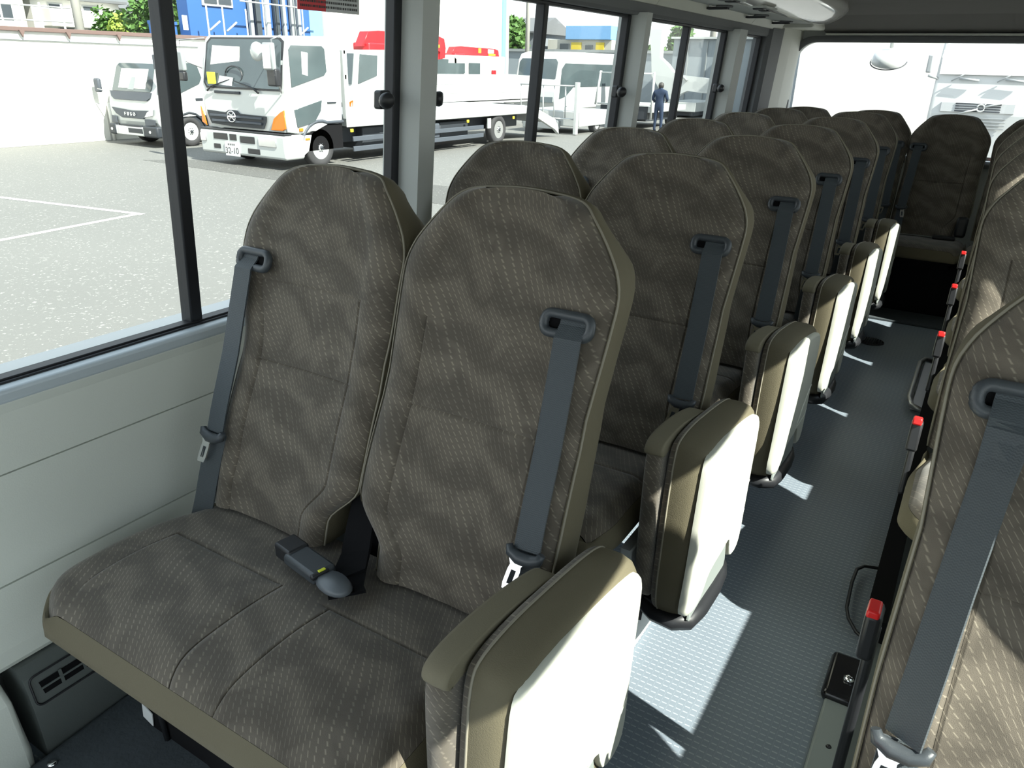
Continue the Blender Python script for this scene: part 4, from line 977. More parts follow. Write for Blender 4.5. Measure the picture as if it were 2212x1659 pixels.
b = MB(); b.boxx(-16.92, -16.38, Y2 - .10, Y2 + .40, -.45, -.20, .04); b.boxx(-18.24, -17.98, Y2 - .10, Y2 + .3, -.45, -.20, .04); b.boxx(-17.50, -16.95, Y2 - .085, Y2 - .02, -.38, -.27, .01); b.boxx(-17.8, -17.0, Y2 - .075, Y2 - .02, -.24, -.20, .005); b.build('bumper_corner', 'chassis', bb2, og)
b = MB(); b.boxx(-17.86, -17.56, Y2 - .095, Y2 - .08, -.42, -.24, .004); b.build('number_plate', 'label', bb2, og)
b = MB(); b.lathe([(0, 0), (.035, 0), (.03, .01), (0, .012)], (-16.65, Y2 - .10, -.33), (0, -1, 0), 12); b.lathe([(0, 0), (.035, 0), (.03, .01), (0, .012)], (-18.12, Y2 - .10, -.33), (0, -1, 0), 12); b.build('fog_lamp', 'label', bb2, og)
b = MB(); b.poly(sidepoly(X1 - .01, [(Y2 + .12, .42), (Y2 + .60, .50), (Y2 + 1.20, .72), (Y2 + 1.28, .85), (Y2 + 1.20, 1.10), (Y2 + .98, 1.17), (Y2 + .36, 1.13), (Y2 + .25, 1.02)]), (1, 0, 0), .03, .004); b.build('side_window', 'cab_glass', c2_, og)
b = MB(); b.boxx(X1 - .01, X1 + .015, Y2 + 1.05, Y2 + 1.25, .34, .40, .01); b.build('door_handle', 'chassis', c2_, og)
b = MB(); b.tube([(-16.3, Y2 + .15, .55), (-16.15, Y2 - .0, .75), (-16.2, Y2 + .1, 1.1)], .012, 6); b.tube([(-18.3, Y2 + .1, .5), (-18.6, Y2 - .0, .55)], .012, 6); m2_ = b.build('mirror_arm', 'steel', t2, og)
b = MB(); b.box((-16.12, Y2 - .03, 1.18), (.18, .08, .30), .02); b.box((-18.72, Y2 + .1, .62), (.20, .10, .32), .04); b.build('mirror', 'chassis_mid', m2_, og)
b = MB(); pts = [(X1 - .01, Y2 + .83 + .44 * math.cos(PI * (1 - k / 8)), -.36 + .44 * math.sin(PI * (1 - k / 8))) for k in range(9)]
b.tube(pts, .03, 6); b.boxx(X1 - .2, X1 - .03, Y2 + .42, Y2 + 1.3, -.4, .04); b.build('wheel_arch', 'chassis', t2, og)
wheel(t2, og, X1 - .02, Y2 + .83, .34, 1); wheel(t2, og, X1 - W2 + .02, Y2 + .83, .34, -1); wheel(t2, og, X1 - .02, Y2 + 3.6, .34, 1); wheel(t2, og, X1 - W2 + .02, Y2 + 3.6, .34, -1)
b = MB(); b.boxx(-17.9, -16.7, Y2 + .3, Y2 + 4.5, -.35, -.05, .02); b.build('chassis', 'chassis', t2, og)
b = MB(); b.boxx(-18.2, -16.4, Y2 + 1.65, Y2 + 4.8, .0, .45, .02); b.build('cargo_bed', 'truck_white', t2, og)

# ---- crane trucks ------------------------------------------------------
def crane_truck(name, label, X, YF, W, bed0, bed1, zb0, zb1, crane, unic=True, win=None, s=1.0):
    og = (X - W / 2, YF + 3, G); t = root(name, og, label, 'truck')
    prof = [(YF, -.35), (YF - .02, .2), (YF + .05, .70), (YF + .22, 1.50), (YF + .32, 1.56), (YF + 1.4, 1.60), (YF + 1.6, 1.5), (YF + 1.62, .1), (YF + .4, -.35)]
    c = cab(t, og, X, W, YF, prof)
    ff = lambda z: YF + interp([(.2, -.02), (.70, .05), (1.50, .22)], z)
    b = MB(); b.poly([(x, ff(z) + .0, z) for x, z in ((X - W + .1, .74), (X - .08, .74), (X - .10, 1.48), (X - W + .15, 1.48))], (0, -1, .2), .02); b.build('windscreen', 'cab_glass', c, og)
    b = MB(); b.poly(sidepoly(X - .01, [(YF + .2, .75), (YF + .95, .95), (YF + 1.0, 1.45), (YF + .32, 1.47)]), (1, 0, 0), .03, .004); b.build('side_window', 'cab_glass', c, og)
    b = MB(); b.poly([(X - W + .3, YF - .02, .05), (X - .35, YF - .02, .05), (X - .3, YF - .02, .28), (X - W + .25, YF - .02, .28)], (0, -1, 0), .02); b.build('grille', 'chassis', c, og)
    b = MB(); b.poly([(X - .25, YF - .02, -.02), (X - .02, YF - .02, -.02), (X - .02, YF + .02, .35), (X - .12, YF - .02, .30)], (0, -1, 0), .02); b.build('corner_lamp', 'orange', c, og)
    b = MB(); b.boxx(X - W, X + .02, YF - .1, YF + .3, -.45, -.1, .04); b.build('bumper', 'truck_white', t, og)
    for yy in (YF + .8, YF + 5.0): wheel(t, og, X - .02, yy, .36, 1); wheel(t, og, X - W + .02, yy, .36, -1)
    b = MB(); b.boxx(X - W + .4, X - .4, YF + .3, bed1, -.3, .0); b.build('chassis', 'chassis', t, og)
    b = MB(); b.boxx(X - W, X, bed0, bed1, zb0 - .05, zb0 + .06, .01); bd = b.build('bed', 'truck_white', t, og)
    b = MB(); b.prism([(zb0 + .05, X - .04), (zb0 + .05, X)], 'z', 0, 1) if False else None
    b = MB(); n = 3; hh = (zb1 - zb0) / n
    for k in range(n): b.boxx(X - .05, X + .0, bed0, bed1, zb0 + k * hh + .006, zb0 + (k + 1) * hh - .006, .012)
    b.boxx(X - .045, X - .01, bed0, bed1, zb0, zb1); b.build('drop_side', 'truck_white', bd, og)
    b = MB(); b.boxx(X - W, X - W + .05, bed0, bed1, zb0, zb1, .01); b.boxx(X - W, X, bed1 - .05, bed1, zb0, zb1, .01); b.build('drop_side', 'truck_white', bd, og)
    (a, d, z0, z1) = crane
    xm = X - W / 2
    b = MB(); b.boxx(xm - .3, xm + .3, a + .1, a + .8, .1, z0 + .1, .04); cr = b.build('crane_column', 'crane_red', t, og)
    hgt = z1 - z0
    b = MB(); b.prism([(a, z0), (a + .25, z1 - .04), (a + .7, z1), (d - .35, z1 - .03), (d - .08, z1 - .22 * hgt), (d, z0 + .15 * hgt), (d - .05, z0 - .55 * hgt), (d - .35, z0 - .65 * hgt), (d - .28, z0 - .1 * hgt), (d - .6, z0 + .12 * hgt), (a + .5, z0 + .1 * hgt)], 'x', xm - .16, xm + .16, .02); bm_ = b.build('crane_boom', 'crane_red', cr, og)
    b = MB(); b.boxx(xm + .16, xm + .172, d - .95, d - .48, z1 - .60 * hgt, z1 - .18 * hgt); b.build('name_board', 'label', cr, og)
    b = MB(); b.boxx(xm + .16, xm + .172, d - 1.7, d - 1.5, z1 - .6 * hgt, z1 - .12 * hgt); b.boxx(xm + .16, xm + .172, d - .9, d - .35, z1 - .85 * hgt, z1 - .65 * hgt); b.build('crane_decal', 'yellow', cr, og)
    text_mesh('crane_lettering', 'UNIC', .40 * hgt, 'ink', (xm + .174, d - .715, z1 - .39 * hgt), FACE_PX, cr, og, .003)
    return t, og, c
ct, cog, cc = crane_truck('crane_truck', 'white crane truck with red folded boom and pale drop sides behind the large flatbed', -14.6, 15.75, 1.75, 19.3, 25.0, .16, .97, (17.0, 20.85, 1.68, 2.10))
ct2, cog2, cc2 = crane_truck('crane_truck', 'farther white crane truck, its red boom just left of the minibus windscreen', -19, 25.0, 2.2, 28.5, 33.0, .3, .9, (27.5, 31.2, 1.60, 1.98))
b = MB(); b.poly(sidepoly(-18.985, [(25.2, .75), (27.1, .95), (27.1, 1.32), (25.2, 1.32)]), (1, 0, 0), .02); b.poly(sidepoly(-18.985, [(27.4, .9), (28.2, .9), (28.2, 1.34), (27.4, 1.34)]), (1, 0, 0), .02); b.boxx(-20, -18.995, 25, 30.1, -.2, 1.62, .02, ) if False else None; b.build('crew_window', 'cab_glass', ct2, cog2)
b = MB(); b.boxx(-21, -19.0, 26.4, 30.2, .2, 1.62, .03); b.build('crew_cab', 'truck_white', ct2, cog2)
b = MB(); b.boxx(-18.99, -18.9, 29.1, 29.35, .88, 1.08, .02); b.build('red_box', 'crane_red', ct2, cog2)

# ---- minibus -----------------------------------------------------------
XB, YB, WB = -16.31, 30.0, 2.1
mb_ = root('minibus', (-17.3, 33, G), 'white minibus with a big dark windscreen parked behind the ladder rails', 'bus'); og = (-17.3, 33, G)
b = MB(); b.prism([(YB + .1, -.45), (YB - .05, -.1), (YB, .3), (YB + .35, 1.55), (YB + .55, 1.78), (YB + 1.2, 1.88), (YB + 6.8, 1.90), (YB + 7.0, 1.75), (YB + 7.0, -.45)], 'x', XB - WB, XB, .08, 3); bd = b.build('body', 'truck_white', mb_, og)
fb_ = lambda z: YB + interp([(-.1, -.05), (.3, 0), (1.55, .35)], z)
b = MB(); b.poly([(x, fb_(z), z) for x, z in ((XB - WB + .12, -.15), (XB - .12, -.15), (XB - .12, 1.45), (XB - .22, 1.58), (XB - WB + .22, 1.58), (XB - WB + .12, 1.45))], (0, -1, .25), .03); b.build('windscreen', 'cab_glass', bd, og)
b = MB(); b.poly(sidepoly(XB - .01, [(YB + .30, -.0), (YB + .9, .1), (YB + 1.6, .48), (YB + 6.6, .48), (YB + 6.6, 1.42), (YB + .75, 1.42), (YB + .45, 1.2)]), (1, 0, 0), .03, .004); b.build('side_window', 'cab_glass', bd, og)
for yy in (YB + 1.0, YB + 5.4): wheel(mb_, og, XB - .02, yy, .36, 1); wheel(mb_, og, XB - WB + .02, yy, .36, -1)

# ---- trailer with ladder rails -----------------------------------------
tl = root('rail_trailer', (-12.3, 23.3, G), 'low white trailer with tall tubular ladder rails behind the flatbed ramp', 'trailer'); og = (-12.3, 23.3, G)
b = MB(); b.boxx(-13.35, -11.23, 22.3, 24.5, -.45, .0, .02); b.build('trailer_body', 'truck_white', tl, og)
b = MB(); b.boxx(-13.3, -11.3, 22.35, 24.45, .0, .012); b.build('trailer_floor', 'truck_grey', tl, og)
for x in (-13.32, -12.9, -12.5, -12.1, -11.7):
    b = MB(); b.tube([(x, 22.2, -.25), (x, 22.16, .76)], .022, 6); b.build('rail_post', 'steel' if x < -13 else 'truck_white', tl, og)
b = MB(); b.boxx(-11.30, -11.20, 22.0, 22.16, -.66, .86, .01); b.build('gate_post', 'truck_white', tl, og)
for z in (.75, -.22):
    b = MB(); b.tube([(-13.34, 22.16, z), (-11.24, 22.14, z)], .024, 6); b.build('cross_rail', 'truck_white', tl, og)
wheel(tl, og, -11.28, 23.7, .26, 1); wheel(tl, og, -13.3, 23.7, .26, -1)
b = MB(); b.boxx(-13.2, -11.9, 22.12, 22.3, -.55, -.28, .02); b.build('tail_beam', 'truck_grey', tl, og)
# ladder truck, seen around the second pillar
ld = root('ladder_truck', (-11.4, 26.8, G), 'white flatbed with an upright tubular frame beside the man in navy', 'truck'); og = (-11.4, 26.8, G)
b = MB(); b.boxx(-12.5, -10.35, 26.05, 29.5, -.12, .08, .02); b.build('bed', 'truck_white', ld, og)
for x, l_ in ((-12.5, .25), (-11.95, .05), (-11.05, .0), (-10.35, .0)):
    b = MB(); b.tube([(x, 26.0, -.35 if l_ == 0 and x > -10.5 else .08), (x + l_ * .6, 26.0, 1.2)], .04 if l_ > .1 or x > -10.5 else .025, 6); b.build('frame_post', 'truck_white', ld, og)
for z in (1.14, .12):
    b = MB(); b.tube([(-12.42, 26.0, z), (-10.33, 26.0, z)], .028, 6); b.build('frame_rail', 'truck_white', ld, og)
b = MB(); b.boxx(-12.3, -10.5, 26.02, 26.1, -.35, .08, .01); b.boxx(-12.2, -10.6, 26.2, 29.3, -.42, -.12); b.build('undercarriage', 'chassis', ld, og)
wheel(ld, og, -10.5, 28.6, .30, 1); wheel(ld, og, -12.35, 28.6, .30, -1)
# white flatbed truck with boom (half hidden)
wf = root('boom_truck', (-12.3, 35, G), 'white truck with an arched white boom seen through the third window', 'truck'); og = (-12.3, 35, G)
b = MB(); b.boxx(-12.96, -11.5, 34.0, 37.5, -.42, -.02, .02); b.build('cargo_bed', 'truck_white', wf, og)
b = MB(); b.boxx(-12.9, -11.6, 34.2, 37.4, -.60, -.42, .02); b.build('chassis', 'chassis', wf, og)
b = MB(); b.prism([(-13.95, 2.9), (-13.75, 2.0), (-13.65, 1.0), (-13.3, .55), (-12.7, .05), (-12.45, .05), (-12.2, .35), (-11.9, .48), (-11.3, .38), (-10.9, .35), (-10.85, .95), (-11.3, 1.0), (-12.3, 1.05), (-12.65, 1.15), (-12.95, 1.5), (-13.35, 1.75), (-13.3, 2.9)], 'y', 33.9, 34.3, .03); bo = b.build('boom', 'truck_white', wf, og)
b = MB(); b.tube([(-12.2, 33.85, 1.05), (-11.95, 33.85, .85)], .05, 6); b.build('boom_bolt', 'truck_grey', bo, og)
wheel(wf, og, -11.55, 36.4, .30, 1); wheel(wf, og, -12.9, 36.4, .30, -1)
# person in navy, back turned
def skin_fig(name, pts, edges_, rad, m, parent, org):
    me = bpy.data.meshes.new(name); me.from_pydata([Vector(p) - Vector(org) for p in pts], edges_, [])
    o = bpy.data.objects.new(name, me); COL.objects.link(o)
    sk = o.modifiers.new('s', 'SKIN'); su = o.modifiers.new('u', 'SUBSURF'); su.levels = 2; su.render_levels = 2
    for i, r in enumerate(rad): me.skin_vertices[0].data[i].radius = r if isinstance(r, tuple) else (r, r)
    me.skin_vertices[0].data[0].use_root = True
    dg = bpy.context.evaluated_depsgraph_get(); dg.update(); nm = bpy.data.meshes.new_from_object(o.evaluated_get(dg)); bpy.data.objects.remove(o)
    nm.name = name; nm.materials.clear(); nm.materials.append(MATS[m]); o = bpy.data.objects.new(name, nm); COL.objects.link(o); o.parent = parent
    for p in nm.polygons: p.use_smooth = True
    return o
px, py = -9.88, 25.5; og = (px, py, G)
pe = root('person', og, 'person in navy work clothes standing with back to the camera beside the tubular frame', 'person')
Z0 = G; H = 1.56
q = lambda dx, dy, h: (px + dx, py + dy, Z0 + h * H)
body = [q(0, 0, .53), q(0, 0, .62), q(0, 0, .72), q(0, 0, .82), q(0, 0, .87), q(0, .01, .92), q(0, .02, .975),
        q(-.19, 0, .81), q(-.25, -.02, .66), q(-.16, .16, .60), q(.19, 0, .81), q(.27, -.01, .67), q(.18, .18, .62),
        q(-.09, 0, .48), q(-.10, .01, .27), q(-.11, 0, .05), q(-.11, .10, .02), q(.09, 0, .48), q(.11, .01, .27), q(.12, 0, .05), q(.12, .10, .02)]
eds = [(0, 1), (1, 2), (2, 3), (3, 4), (4, 5), (5, 6), (3, 7), (7, 8), (8, 9), (3, 10), (10, 11), (11, 12), (0, 13), (13, 14), (14, 15), (15, 16), (0, 17), (17, 18), (18, 19), (19, 20)]
rad = [(.16, .11), (.15, .10), (.17, .11), (.15, .10), .055, .085, .075, .075, .05, .035, .075, .05, .035, .085, .06, .045, .04, .085, .06, .045, .04]
bd = skin_fig('body', body, eds, rad, 'navy', pe, og)
b = MB(); b.lathe([(0, -.11), (.06, -.10), (.088, -.04), (.092, .02), (.07, .085), (.0, .11)], (px, py + .015, Z0 + .94 * H), (0, 0, 1), 16); b.build('hair', 'hair', pe, og)
b = MB(); b.lathe([(0, -.08), (.05, -.06), (.078, 0), (.05, .06), (0, .07)], (px, py + .04, Z0 + .925 * H), (0, 0, 1), 14); b.lathe([(.045, 0), (.042, .06)], (px, py, Z0 + .85 * H), (0, 0, 1), 10); b.build('head', 'skin', pe, og)
for sx in (-1, 1):
    b = MB(); hx, hy, hz = px + sx * .15, py + .24, Z0 + .62 * H
    b.box((hx, hy - .02, hz), (.03, .08, .08), .01)
    for f_ in range(4): b.tube([(hx, hy + .02, hz + .03 - f_ * .02), (hx - sx * .01, hy + .06, hz + .03 - f_ * .02), (hx - sx * .03, hy + .085 - abs(f_ - 1.5) * .006, hz + .025 - f_ * .02)], .009, 6)
    b.tube([(hx - sx * .01, hy - .03, hz + .03), (hx - sx * .04, hy + .0, hz + .05)], .010, 6)
    b.build('hand', 'skin', pe, og)

# ---- truck seen through the rear window --------------------------------
XV, YV = -1.36, 21.0
s_ = 21 / 17.0
def V(x, z): return (x * s_, 1.30 + (z - 1.30) * s_)
rv = root('white_cab_truck', (0, 24, G), 'big white cab over truck with a barred grille seen through the rear window', 'truck'); og = (0, 24, G)
b = MB(); b.prism([(YV, -.4), (YV - .05, .5), (YV, 1.2), (YV + .12, 1.95), (YV + .35, 2.25), (YV + 2.0, 2.3), (YV + 2.0, -.4)], 'x', -1.48, 1.02, .08, 3); vb = b.build('cab', 'truck_white', rv, og)
b = MB(); b.poly([(-1.42, YV - .03, 1.34), (.96, YV - .03, 1.34), (.98, YV + .06, 1.84), (-1.44, YV + .06, 1.84)], (0, -1, .15), .02); b.build('windscreen', 'label', vb, og)
b = MB(); b.poly([(-1.45, YV + .06, 1.68), (.99, YV + .06, 1.68), (1.0, YV + .10, 1.84), (-1.45, YV + .10, 1.84)], (0, -1, .15), .05); b.build('sun_visor', 'shell_grey', vb, og)
gz = [V(0, .86)[1], V(0, .69)[1]]
b = MB(); b.boxx(V(-1.01, 0)[0], V(.18, 0)[0], YV - .09, YV, gz[1], gz[0], .01); b.build('grille', 'shell_grey', vb, og)
for k in range(4):
    b = MB(); z = gz[1] + .03 + k * .052; b.boxx(-.95, -.05, YV - .105, YV - .08, z - .012, z + .014, .004); b.build('grille_slat', 'chassis', vb, og)
b = MB(); b.tube([(-.86, YV - .13, gz[1] - .03), (-.50, YV - .13, gz[1] + .08)], .02, 6); b.tube([(-.38, YV - .13, gz[1] + .13), (.02, YV - .13, gz[0] + .03)], .02, 6); b.build('diagonal_bar', 'truck_white', vb, og)
b = MB(); b.tube([(-.44 + .075 * math.cos(a), YV - .13, gz[1] + .105 + .075 * math.sin(a)) for a in [2 * PI * k / 20 for k in range(20)]], .018, 6, closed=True)
b.tube([(-.39, YV - .13, gz[1] + .16), (-.35, YV - .13, gz[1] + .20)], .015, 6); b.build('emblem', 'truck_white', vb, og)
for k in range(4):
    b = MB(); z = V(0, .60)[1] - k * .07; b.boxx(-1.0, .1, YV - .09, YV - .06, z - .012, z + .012, .004); b.build('lower_slat', 'truck_grey', vb, og)
for x in (-1.15, -.25):
    b = MB(); b.tube([(x, YV - .08, 1.20), (x + .28, YV - .08, 1.38)], .015, 6); b.tube([(x + .15, YV - .09, 1.26), (x + .55, YV - .09, 1.22)], .03, 6); b.build('wiper', 'truck_grey', vb, og)
b = MB(); b.box((-1.66, YV - .1, 1.55), (.11, .10, .38), .03); b.tube([(-1.64, YV - .1, 1.3), (-1.45, YV, 1.25)], .03, 6); b.build('mirror', 'truck_grey', rv, og)
wheel(rv, og, -1.46, YV + 1.2, .5, -1); wheel(rv, og, 1.0, YV + 1.2, .5, 1)
b = MB(); b.boxx(-1.45, 1.0, YV + 2.1, YV + 8, -.2, 2.6, .03); b.build('cargo_box', 'truck_white', rv, og)
# round under-view mirror hung outside the rear window
um = root('round_mirror', (-.775, 6.38, 1.41), 'round white rear mirror hanging outside the rear window', 'mirror'); og = (-.775, 6.38, 1.41)
b = MB(); b.lathe([(0, .05), (.07, .045), (.105, .02), (.118, -.02), (.112, -.03), (0, -.03)], (-.775, 6.38, 1.405), (.1, -.35, .9), 28); b.build('mirror_shell', 'truck_white', um, og)
b = MB(); b.tube([(-.775, 6.40, 1.48), (-.775, 6.30, 1.62), (-.775, 5.95, 1.70)], .012, 8); b.build('mirror_arm', 'truck_white', um, og)
b = MB(); b.tube([(-.775 + .120 * math.cos(a), 6.385 + .09 * math.sin(a), 1.385 + .055 * math.sin(a)) for a in [PI + PI * k / 14 for k in range(15)]], .004, 6); b.build('rim_line', 'chassis', um, og)
lm = MB(); lm.box((-1.46, 6.35, 1.17), (.05, .08, .17), .02); lm.tube([(-1.46, 6.35, 1.17), (-1.5, 6.1, 1.2), (-1.50, 5.88, 1.2)], .01, 6); o = lm.build('side_mirror', 'truck_grey', None, (-1.46, 6.35, 1.17)); tag(o, 'small grey oval mirror outside the left edge of the rear window', 'mirror')

# ---- buildings ----------------------------------------------------------
wb = root('white_building', (-27, 31, G), 'tall white building with a pale blue corner strip behind the crane trucks', 'building'); og = (-27, 31, G)
b = MB(); b.boxx(-30, -24, 24.75, 37.95, G, 8.5); b.build('wall', 'white_wall', wb, og)
b = MB(); b.boxx(-24.02, -23.93, 37.75, 38.05, G, 8.5, .01); b.build('corner_strip', 'pale_blue', wb, og)
b = MB(); b.boxx(-24.02, -23.90, 38.05, 38.35, G, 8.5, .01); b.build('corner_strip', 'truck_white', wb, og)
bl = root('blue_building', (-26, 21, G), 'bright blue building wall with scaffolding poles and sheets behind the wall', 'building'); og = (-26, 21, G)
b = MB(); b.boxx(-24.95, -24.4, 18.42, 24.2, G, 6.5); b.build('wall', 'blue_wall', bl, og)
b = MB(); b.boxx(-24.45, -24.36, 24.0, 24.7, G, 6.5); b.build('pale_edge', 'pale_blue', bl, og)
b = MB(); b.boxx(-25.2, -24.95, 17.4, 18.3, G, 2.3); b.boxx(-25.25, -24.9, 17.4, 18.3, 2.3, 2.4); b.build('annex', 'blue_wall', bl, og)
b = MB(); b.boxx(-24.4, -24.34, 19.0, 20.3, 2.95, 3.9, .01); wn = b.build('window_frame', 'truck_white', bl, og)
b = MB(); b.boxx(-24.36, -24.32, 19.08, 19.6, 3.03, 3.82); b.boxx(-24.36, -24.32, 19.68, 20.22, 3.03, 3.82); b.build('window_pane', 'window_dark', wn, og)
b = MB(); b.box((-24.0, 17.95, 2.35), (.05, .18, .45), .01); o = b.build('small_sign', 'label', bl, og)
for i, y in enumerate((20.9, 21.2, 21.7, 22.1, 22.5, 22.9, 23.25)):
    b = MB(); b.boxx(-24.34 + .0, -24.2, y, y + (.22 if i % 2 else .16), G, 6.4, .02); b.build('hanging_sheet', ['truck_grey', 'window_dark', 'white_wall', 'window_dark', 'fence_grey', 'truck_grey', 'fence_grey'][i], bl, og)
sc = root('scaffold', (-23.6, 21, G), 'white scaffolding poles with slanting braces in front of the blue building', 'scaffold'); og = (-23.6, 21, G)
for i, y in enumerate((18.55, 19.2, 20.2, 21.0, 22.0, 22.9)):
    b = MB(); b.tube([(-23.6, y, G), (-23.6, y, 5.5 if i > 2 else 2.9)], .03, 6); b.build('pole', 'truck_white', sc, og)
for y in (18.6, 19.3, 22.7):
    b = MB(); b.tube([(-23.6, y, 2.15), (-23.6, y + .45, 2.45)], .035, 6); b.build('brace', 'truck_white', sc, og)
b = MB(); b.tube([(-23.6, 20.0, 3.15), (-23.6, 24.0, 3.1)], .03, 6); b.build('ledger', 'truck_white', sc, og)
def house(name, label, x, y, w, d, h, rh, wallm, roofm, wins, balc=None, axis='y'):
    og = (x, y, G); t = root(name, og, label, 'house')
    b = MB(); b.boxx(x - d, x, y - w / 2, y + w / 2, G, h); b.build('wall', wallm, t, og)
    b = MB()
    if axis == 'y': b.prism([(x - d - .3, h), (x + .4, h), (x + .4, h + .12), (x - d / 2, h + rh), (x - d - .3, h + .12)], 'y', y - w / 2 - .3, y + w / 2 + .3)
    else: b.prism([(y - w / 2 - .4, h), (y + w / 2 + .4, h), (y + w / 2 + .4, h + .12), (y, h + rh), (y - w / 2 - .4, h + .12)], 'x', x - d - .3, x + .3)
    b.build('roof', roofm, t, og)
    for (wy, wz, ww, wh) in wins:
        b = MB(); b.boxx(x - .02, x + .04, y + wy - ww / 2 - .06, y + wy + ww / 2 + .06, wz - wh / 2 - .06, wz + wh / 2 + .06); f_ = b.build('window_frame', 'truck_white', t, og)
        b = MB(); b.boxx(x + .03, x + .06, y + wy - ww / 2, y + wy + ww / 2, wz - wh / 2, wz + wh / 2); b.build('window_pane', 'window_dark', f_, og)
    if balc:
        for (by, bz, bwid) in balc:
            b = MB(); b.boxx(x, x + 1.0, y + by - bwid / 2, y + by + bwid / 2, bz - .1, bz + .75, .02); b.build('balcony', 'white_wall', t, og)
    return t
house('house', 'cream two storey house with balcony railings, leftmost beyond the wall', -44, 20.8, 5.2, 6, 4.6, 1.5, 'house_cream', 'roof_grey', [(.2, 3.1, .9, 1.0), (1.5, 3.1, .9, 1.0), (-1.2, 3.1, .9, 1.0)], [(0.3, 2.0, 2.6)])
house('house', 'white two storey house with a long balcony and grey roof beyond the wall', -45, 26.8, 5.0, 6, 4.0, 1.3, 'white_wall', 'roof_grey', [(-1.2, 3.55, .7, .4), (.8, 3.5, .9, .5), (-.8, 2.2, .8, .8), (1.0, 2.2, 1.0, .8)], [(0, 2.75, 4.2)])
house('house', 'pale house with grey roof beside the lime green tree beyond the wall', -46, 32.1, 3.4, 6, 3.6, 1.2, 'house_cream', 'roof_grey', [(-.8, 3.1, .4, .4), (.5, 3.1, .4, .4), (.2, 2.2, .8, .6)])
house('house', 'grey and white gabled house behind the minibus', -33.5, 60.5, 6, 5, 3.7, 1.3, 'house_grey', 'roof_grey', [(0, 3.0, .8, .6)], axis='x')
bb3 = root('blue_shed', (-29.5, 60, G), 'low building with a light blue upper floor and yellow panels behind the minibus', 'building'); og = (-29.5, 60, G)
b = MB(); b.boxx(-33.0, -27.3, 59, 63, G, 3.3); b.build('wall', 'house_cream', bb3, og)
b = MB(); b.boxx(-31.3, -27.3, 58.8, 63, 3.3, 4.3, .03); b.build('upper_floor', 'pale_blue', bb3, og)
b = MB(); b.boxx(-28.6, -27.9, 58.9, 59, 2.4, 3.1); b.boxx(-30.8, -29.9, 58.9, 59, 2.4, 3.1); b.build('yellow_panel', 'yellow', bb3, og)
b = MB(); b.boxx(-29.5, -28.9, 58.85, 59, 2.4, 2.9); b.boxx(-31.8, -31.0, 58.85, 59, 2.4, 3.0); b.build('opening', 'window_dark', bb3, og)
# grey yard fence to the right, pale shed, poles
b = MB(); b.boxx(-40, -4.5, 44.0, 44.2, G, 2.1); b.build('yard_fence', 'fence_grey', kind='structure')
b = MB(); b.boxx(-40, -4.5, 43.9, 44.3, 2.1, 2.25); b.build('fence_cap', 'truck_grey', kind='structure')
sh_ = root('pale_shed', (-13.2, 42, G), 'pale blue grey shed with thin vertical seams seen through the rearmost windows', 'shed'); og = (-13.2, 42, G)
b = MB(); b.boxx(-15.4, -9.0, 41, 44, G, 2.75); b.build('wall', 'fence_grey', sh_, og)
for x in (-14.6, -13.6, -12.5, -11.4, -10.3):
    b = MB(); b.boxx(x, x + .05, 40.95, 41.02, G, 2.7); b.build('seam', 'truck_grey', sh_, og)
b = MB(); b.boxx(-15.5, -8.9, 40.8, 44.1, 2.75, 2.85); b.build('roof', 'truck_white', sh_, og)
yb_ = root('white_warehouse', (-1, 33, G), 'long white warehouse behind the bus filling the rear window', 'building'); og = (-1, 33, G)
b = MB(); b.boxx(-7.2, 14, 33, 40, G, 7.5); b.build('wall', 'white_wall', yb_, og)
b = MB(); b.boxx(-7.2, 14, 32.9, 33, 4.5, 4.6); b.build('trim_line', 'truck_white', yb_, og)
for i, (x, y, h, r_, lb) in enumerate(((-38, 22.6, 9, .19, 'concrete utility pole in front of the white balcony house'), (-24, 40.5, 9, .12, 'pale utility pole rising behind the second window'), (-15.0, 46, 9, .16, 'grey pole with green tinge rising behind the third window'), (-36, 27.0, 7, .08, 'thin grey pole left of the pale house with grey roof'))):
    b = MB(); b.tube([(x, y, G), (x, y, h)], [r_ * 1.15, r_ * .9], 10); o = b.build('utility_pole', 'concrete_pole', None, (x, y, G)); tag(o, lb, 'pole')
fr_ = root('white_fence', (-38, 20.3, G), 'white tubular fence with two rails on the far left beyond the wall', 'fence'); og = (-38, 20.3, G)
for y in (18.4, 19.2, 20.0, 20.9, 21.9):
    b = MB(); b.tube([(-38, y, G), (-38, y, 3.4)], .05, 6); b.build('fence_post', 'truck_white', fr_, og)
for z in (2.65, 3.25):
    b = MB(); b.tube([(-38, 17.8, z), (-38, 22.3, z)], .04, 6); b.build('fence_rail', 'truck_white', fr_, og)
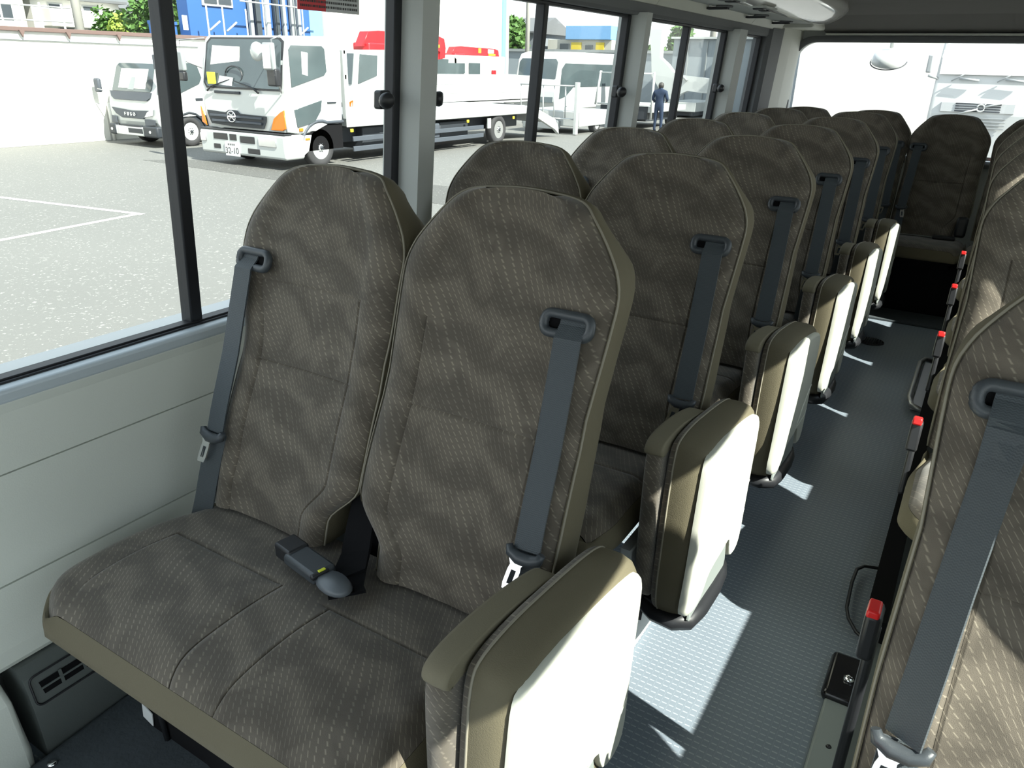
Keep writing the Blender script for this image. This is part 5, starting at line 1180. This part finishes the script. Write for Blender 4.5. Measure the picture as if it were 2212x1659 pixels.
# trees
def tree(label, x, y, zc_, rx, rz, m, n=1500, leaf=.22, seed=1):
    og = (x, y, G); t = root('tree', og, label, 'tree'); rr = random.Random(seed)
    b = MB(); b.tube([(x, y, G), (x + .1, y, zc_ - rz * .4), (x - .1, y + .1, zc_ + rz * .3)], [.22, .15, .06], 8)
    b.tube([(x + .05, y, zc_ - rz * .6), (x + rx * .4, y + .2, zc_)], [.08, .03], 6); b.tube([(x + .05, y, zc_ - rz * .6), (x - rx * .3, y - .4, zc_)], [.08, .03], 6); b.build('trunk', 'bark', t, og)
    lobes = [(rr.uniform(-.6, .6), rr.uniform(-.6, .6), rr.uniform(-.6, .6), rr.uniform(.4, .6)) for _ in range(12)]
    vs, fs = [], []
    for i in range(n):
        lx, ly, lz, lr = rr.choice(lobes); d = Vector((rr.gauss(0, 1), rr.gauss(0, 1), rr.gauss(0, 1))).normalized() * lr * rr.uniform(.75, 1.05)
        c = Vector((x + (lx + d.x) * rx, y + (ly + d.y) * rx, zc_ + (lz + d.z) * rz))
        u = Vector((rr.gauss(0, 1), rr.gauss(0, 1), rr.gauss(0, .6))).normalized() * leaf; v = u.orthogonal().normalized() * leaf * .6
        k = len(vs); vs += [c - u, c + v, c + u, c - v]; fs.append((k, k + 1, k + 2, k + 3))
    me = bpy.data.meshes.new('crown'); me.from_pydata([Vector(v) - Vector(og) for v in vs], [], fs); me.materials.append(MATS[m])
    o = bpy.data.objects.new('crown', me); COL.objects.link(o); o.parent = t; o['kind'] = 'stuff'; return t
tree('big rounded green tree beyond the wall, left of the blue building', -34, 24.5, 2.9, 1.5, 1.7, 'leaf', 2600, .16, 2)
tree('dark green bush between the tall tree and the blue building', -33, 27.9, 3.0, 1.4, 1.5, 'leaf', 1600, .16, 3)
tree('small lime green tree in front of the pale house beyond the wall', -38, 25.0, 2.0, .9, 1.1, 'leaf_light', 1100, .14, 4)
tree('small green tree right of the concrete pole beyond the wall', -42, 26.8, 2.6, .9, 1.0, 'leaf', 900, .14, 5)
tree('green tree beside the grey gabled house, right of the white building', -34.2, 55, 3.05, 1.5, 1.8, 'leaf', 1500, .22, 6)
tree('green tree behind the yard fence seen through the third window', -17.6, 48, 2.6, .9, 1.6, 'leaf', 1200, .18, 7)
tree('low green shrub row on top of the yard fence line', -18.9, 46, 2.3, 1.2, .35, 'leaf', 700, .15, 8)
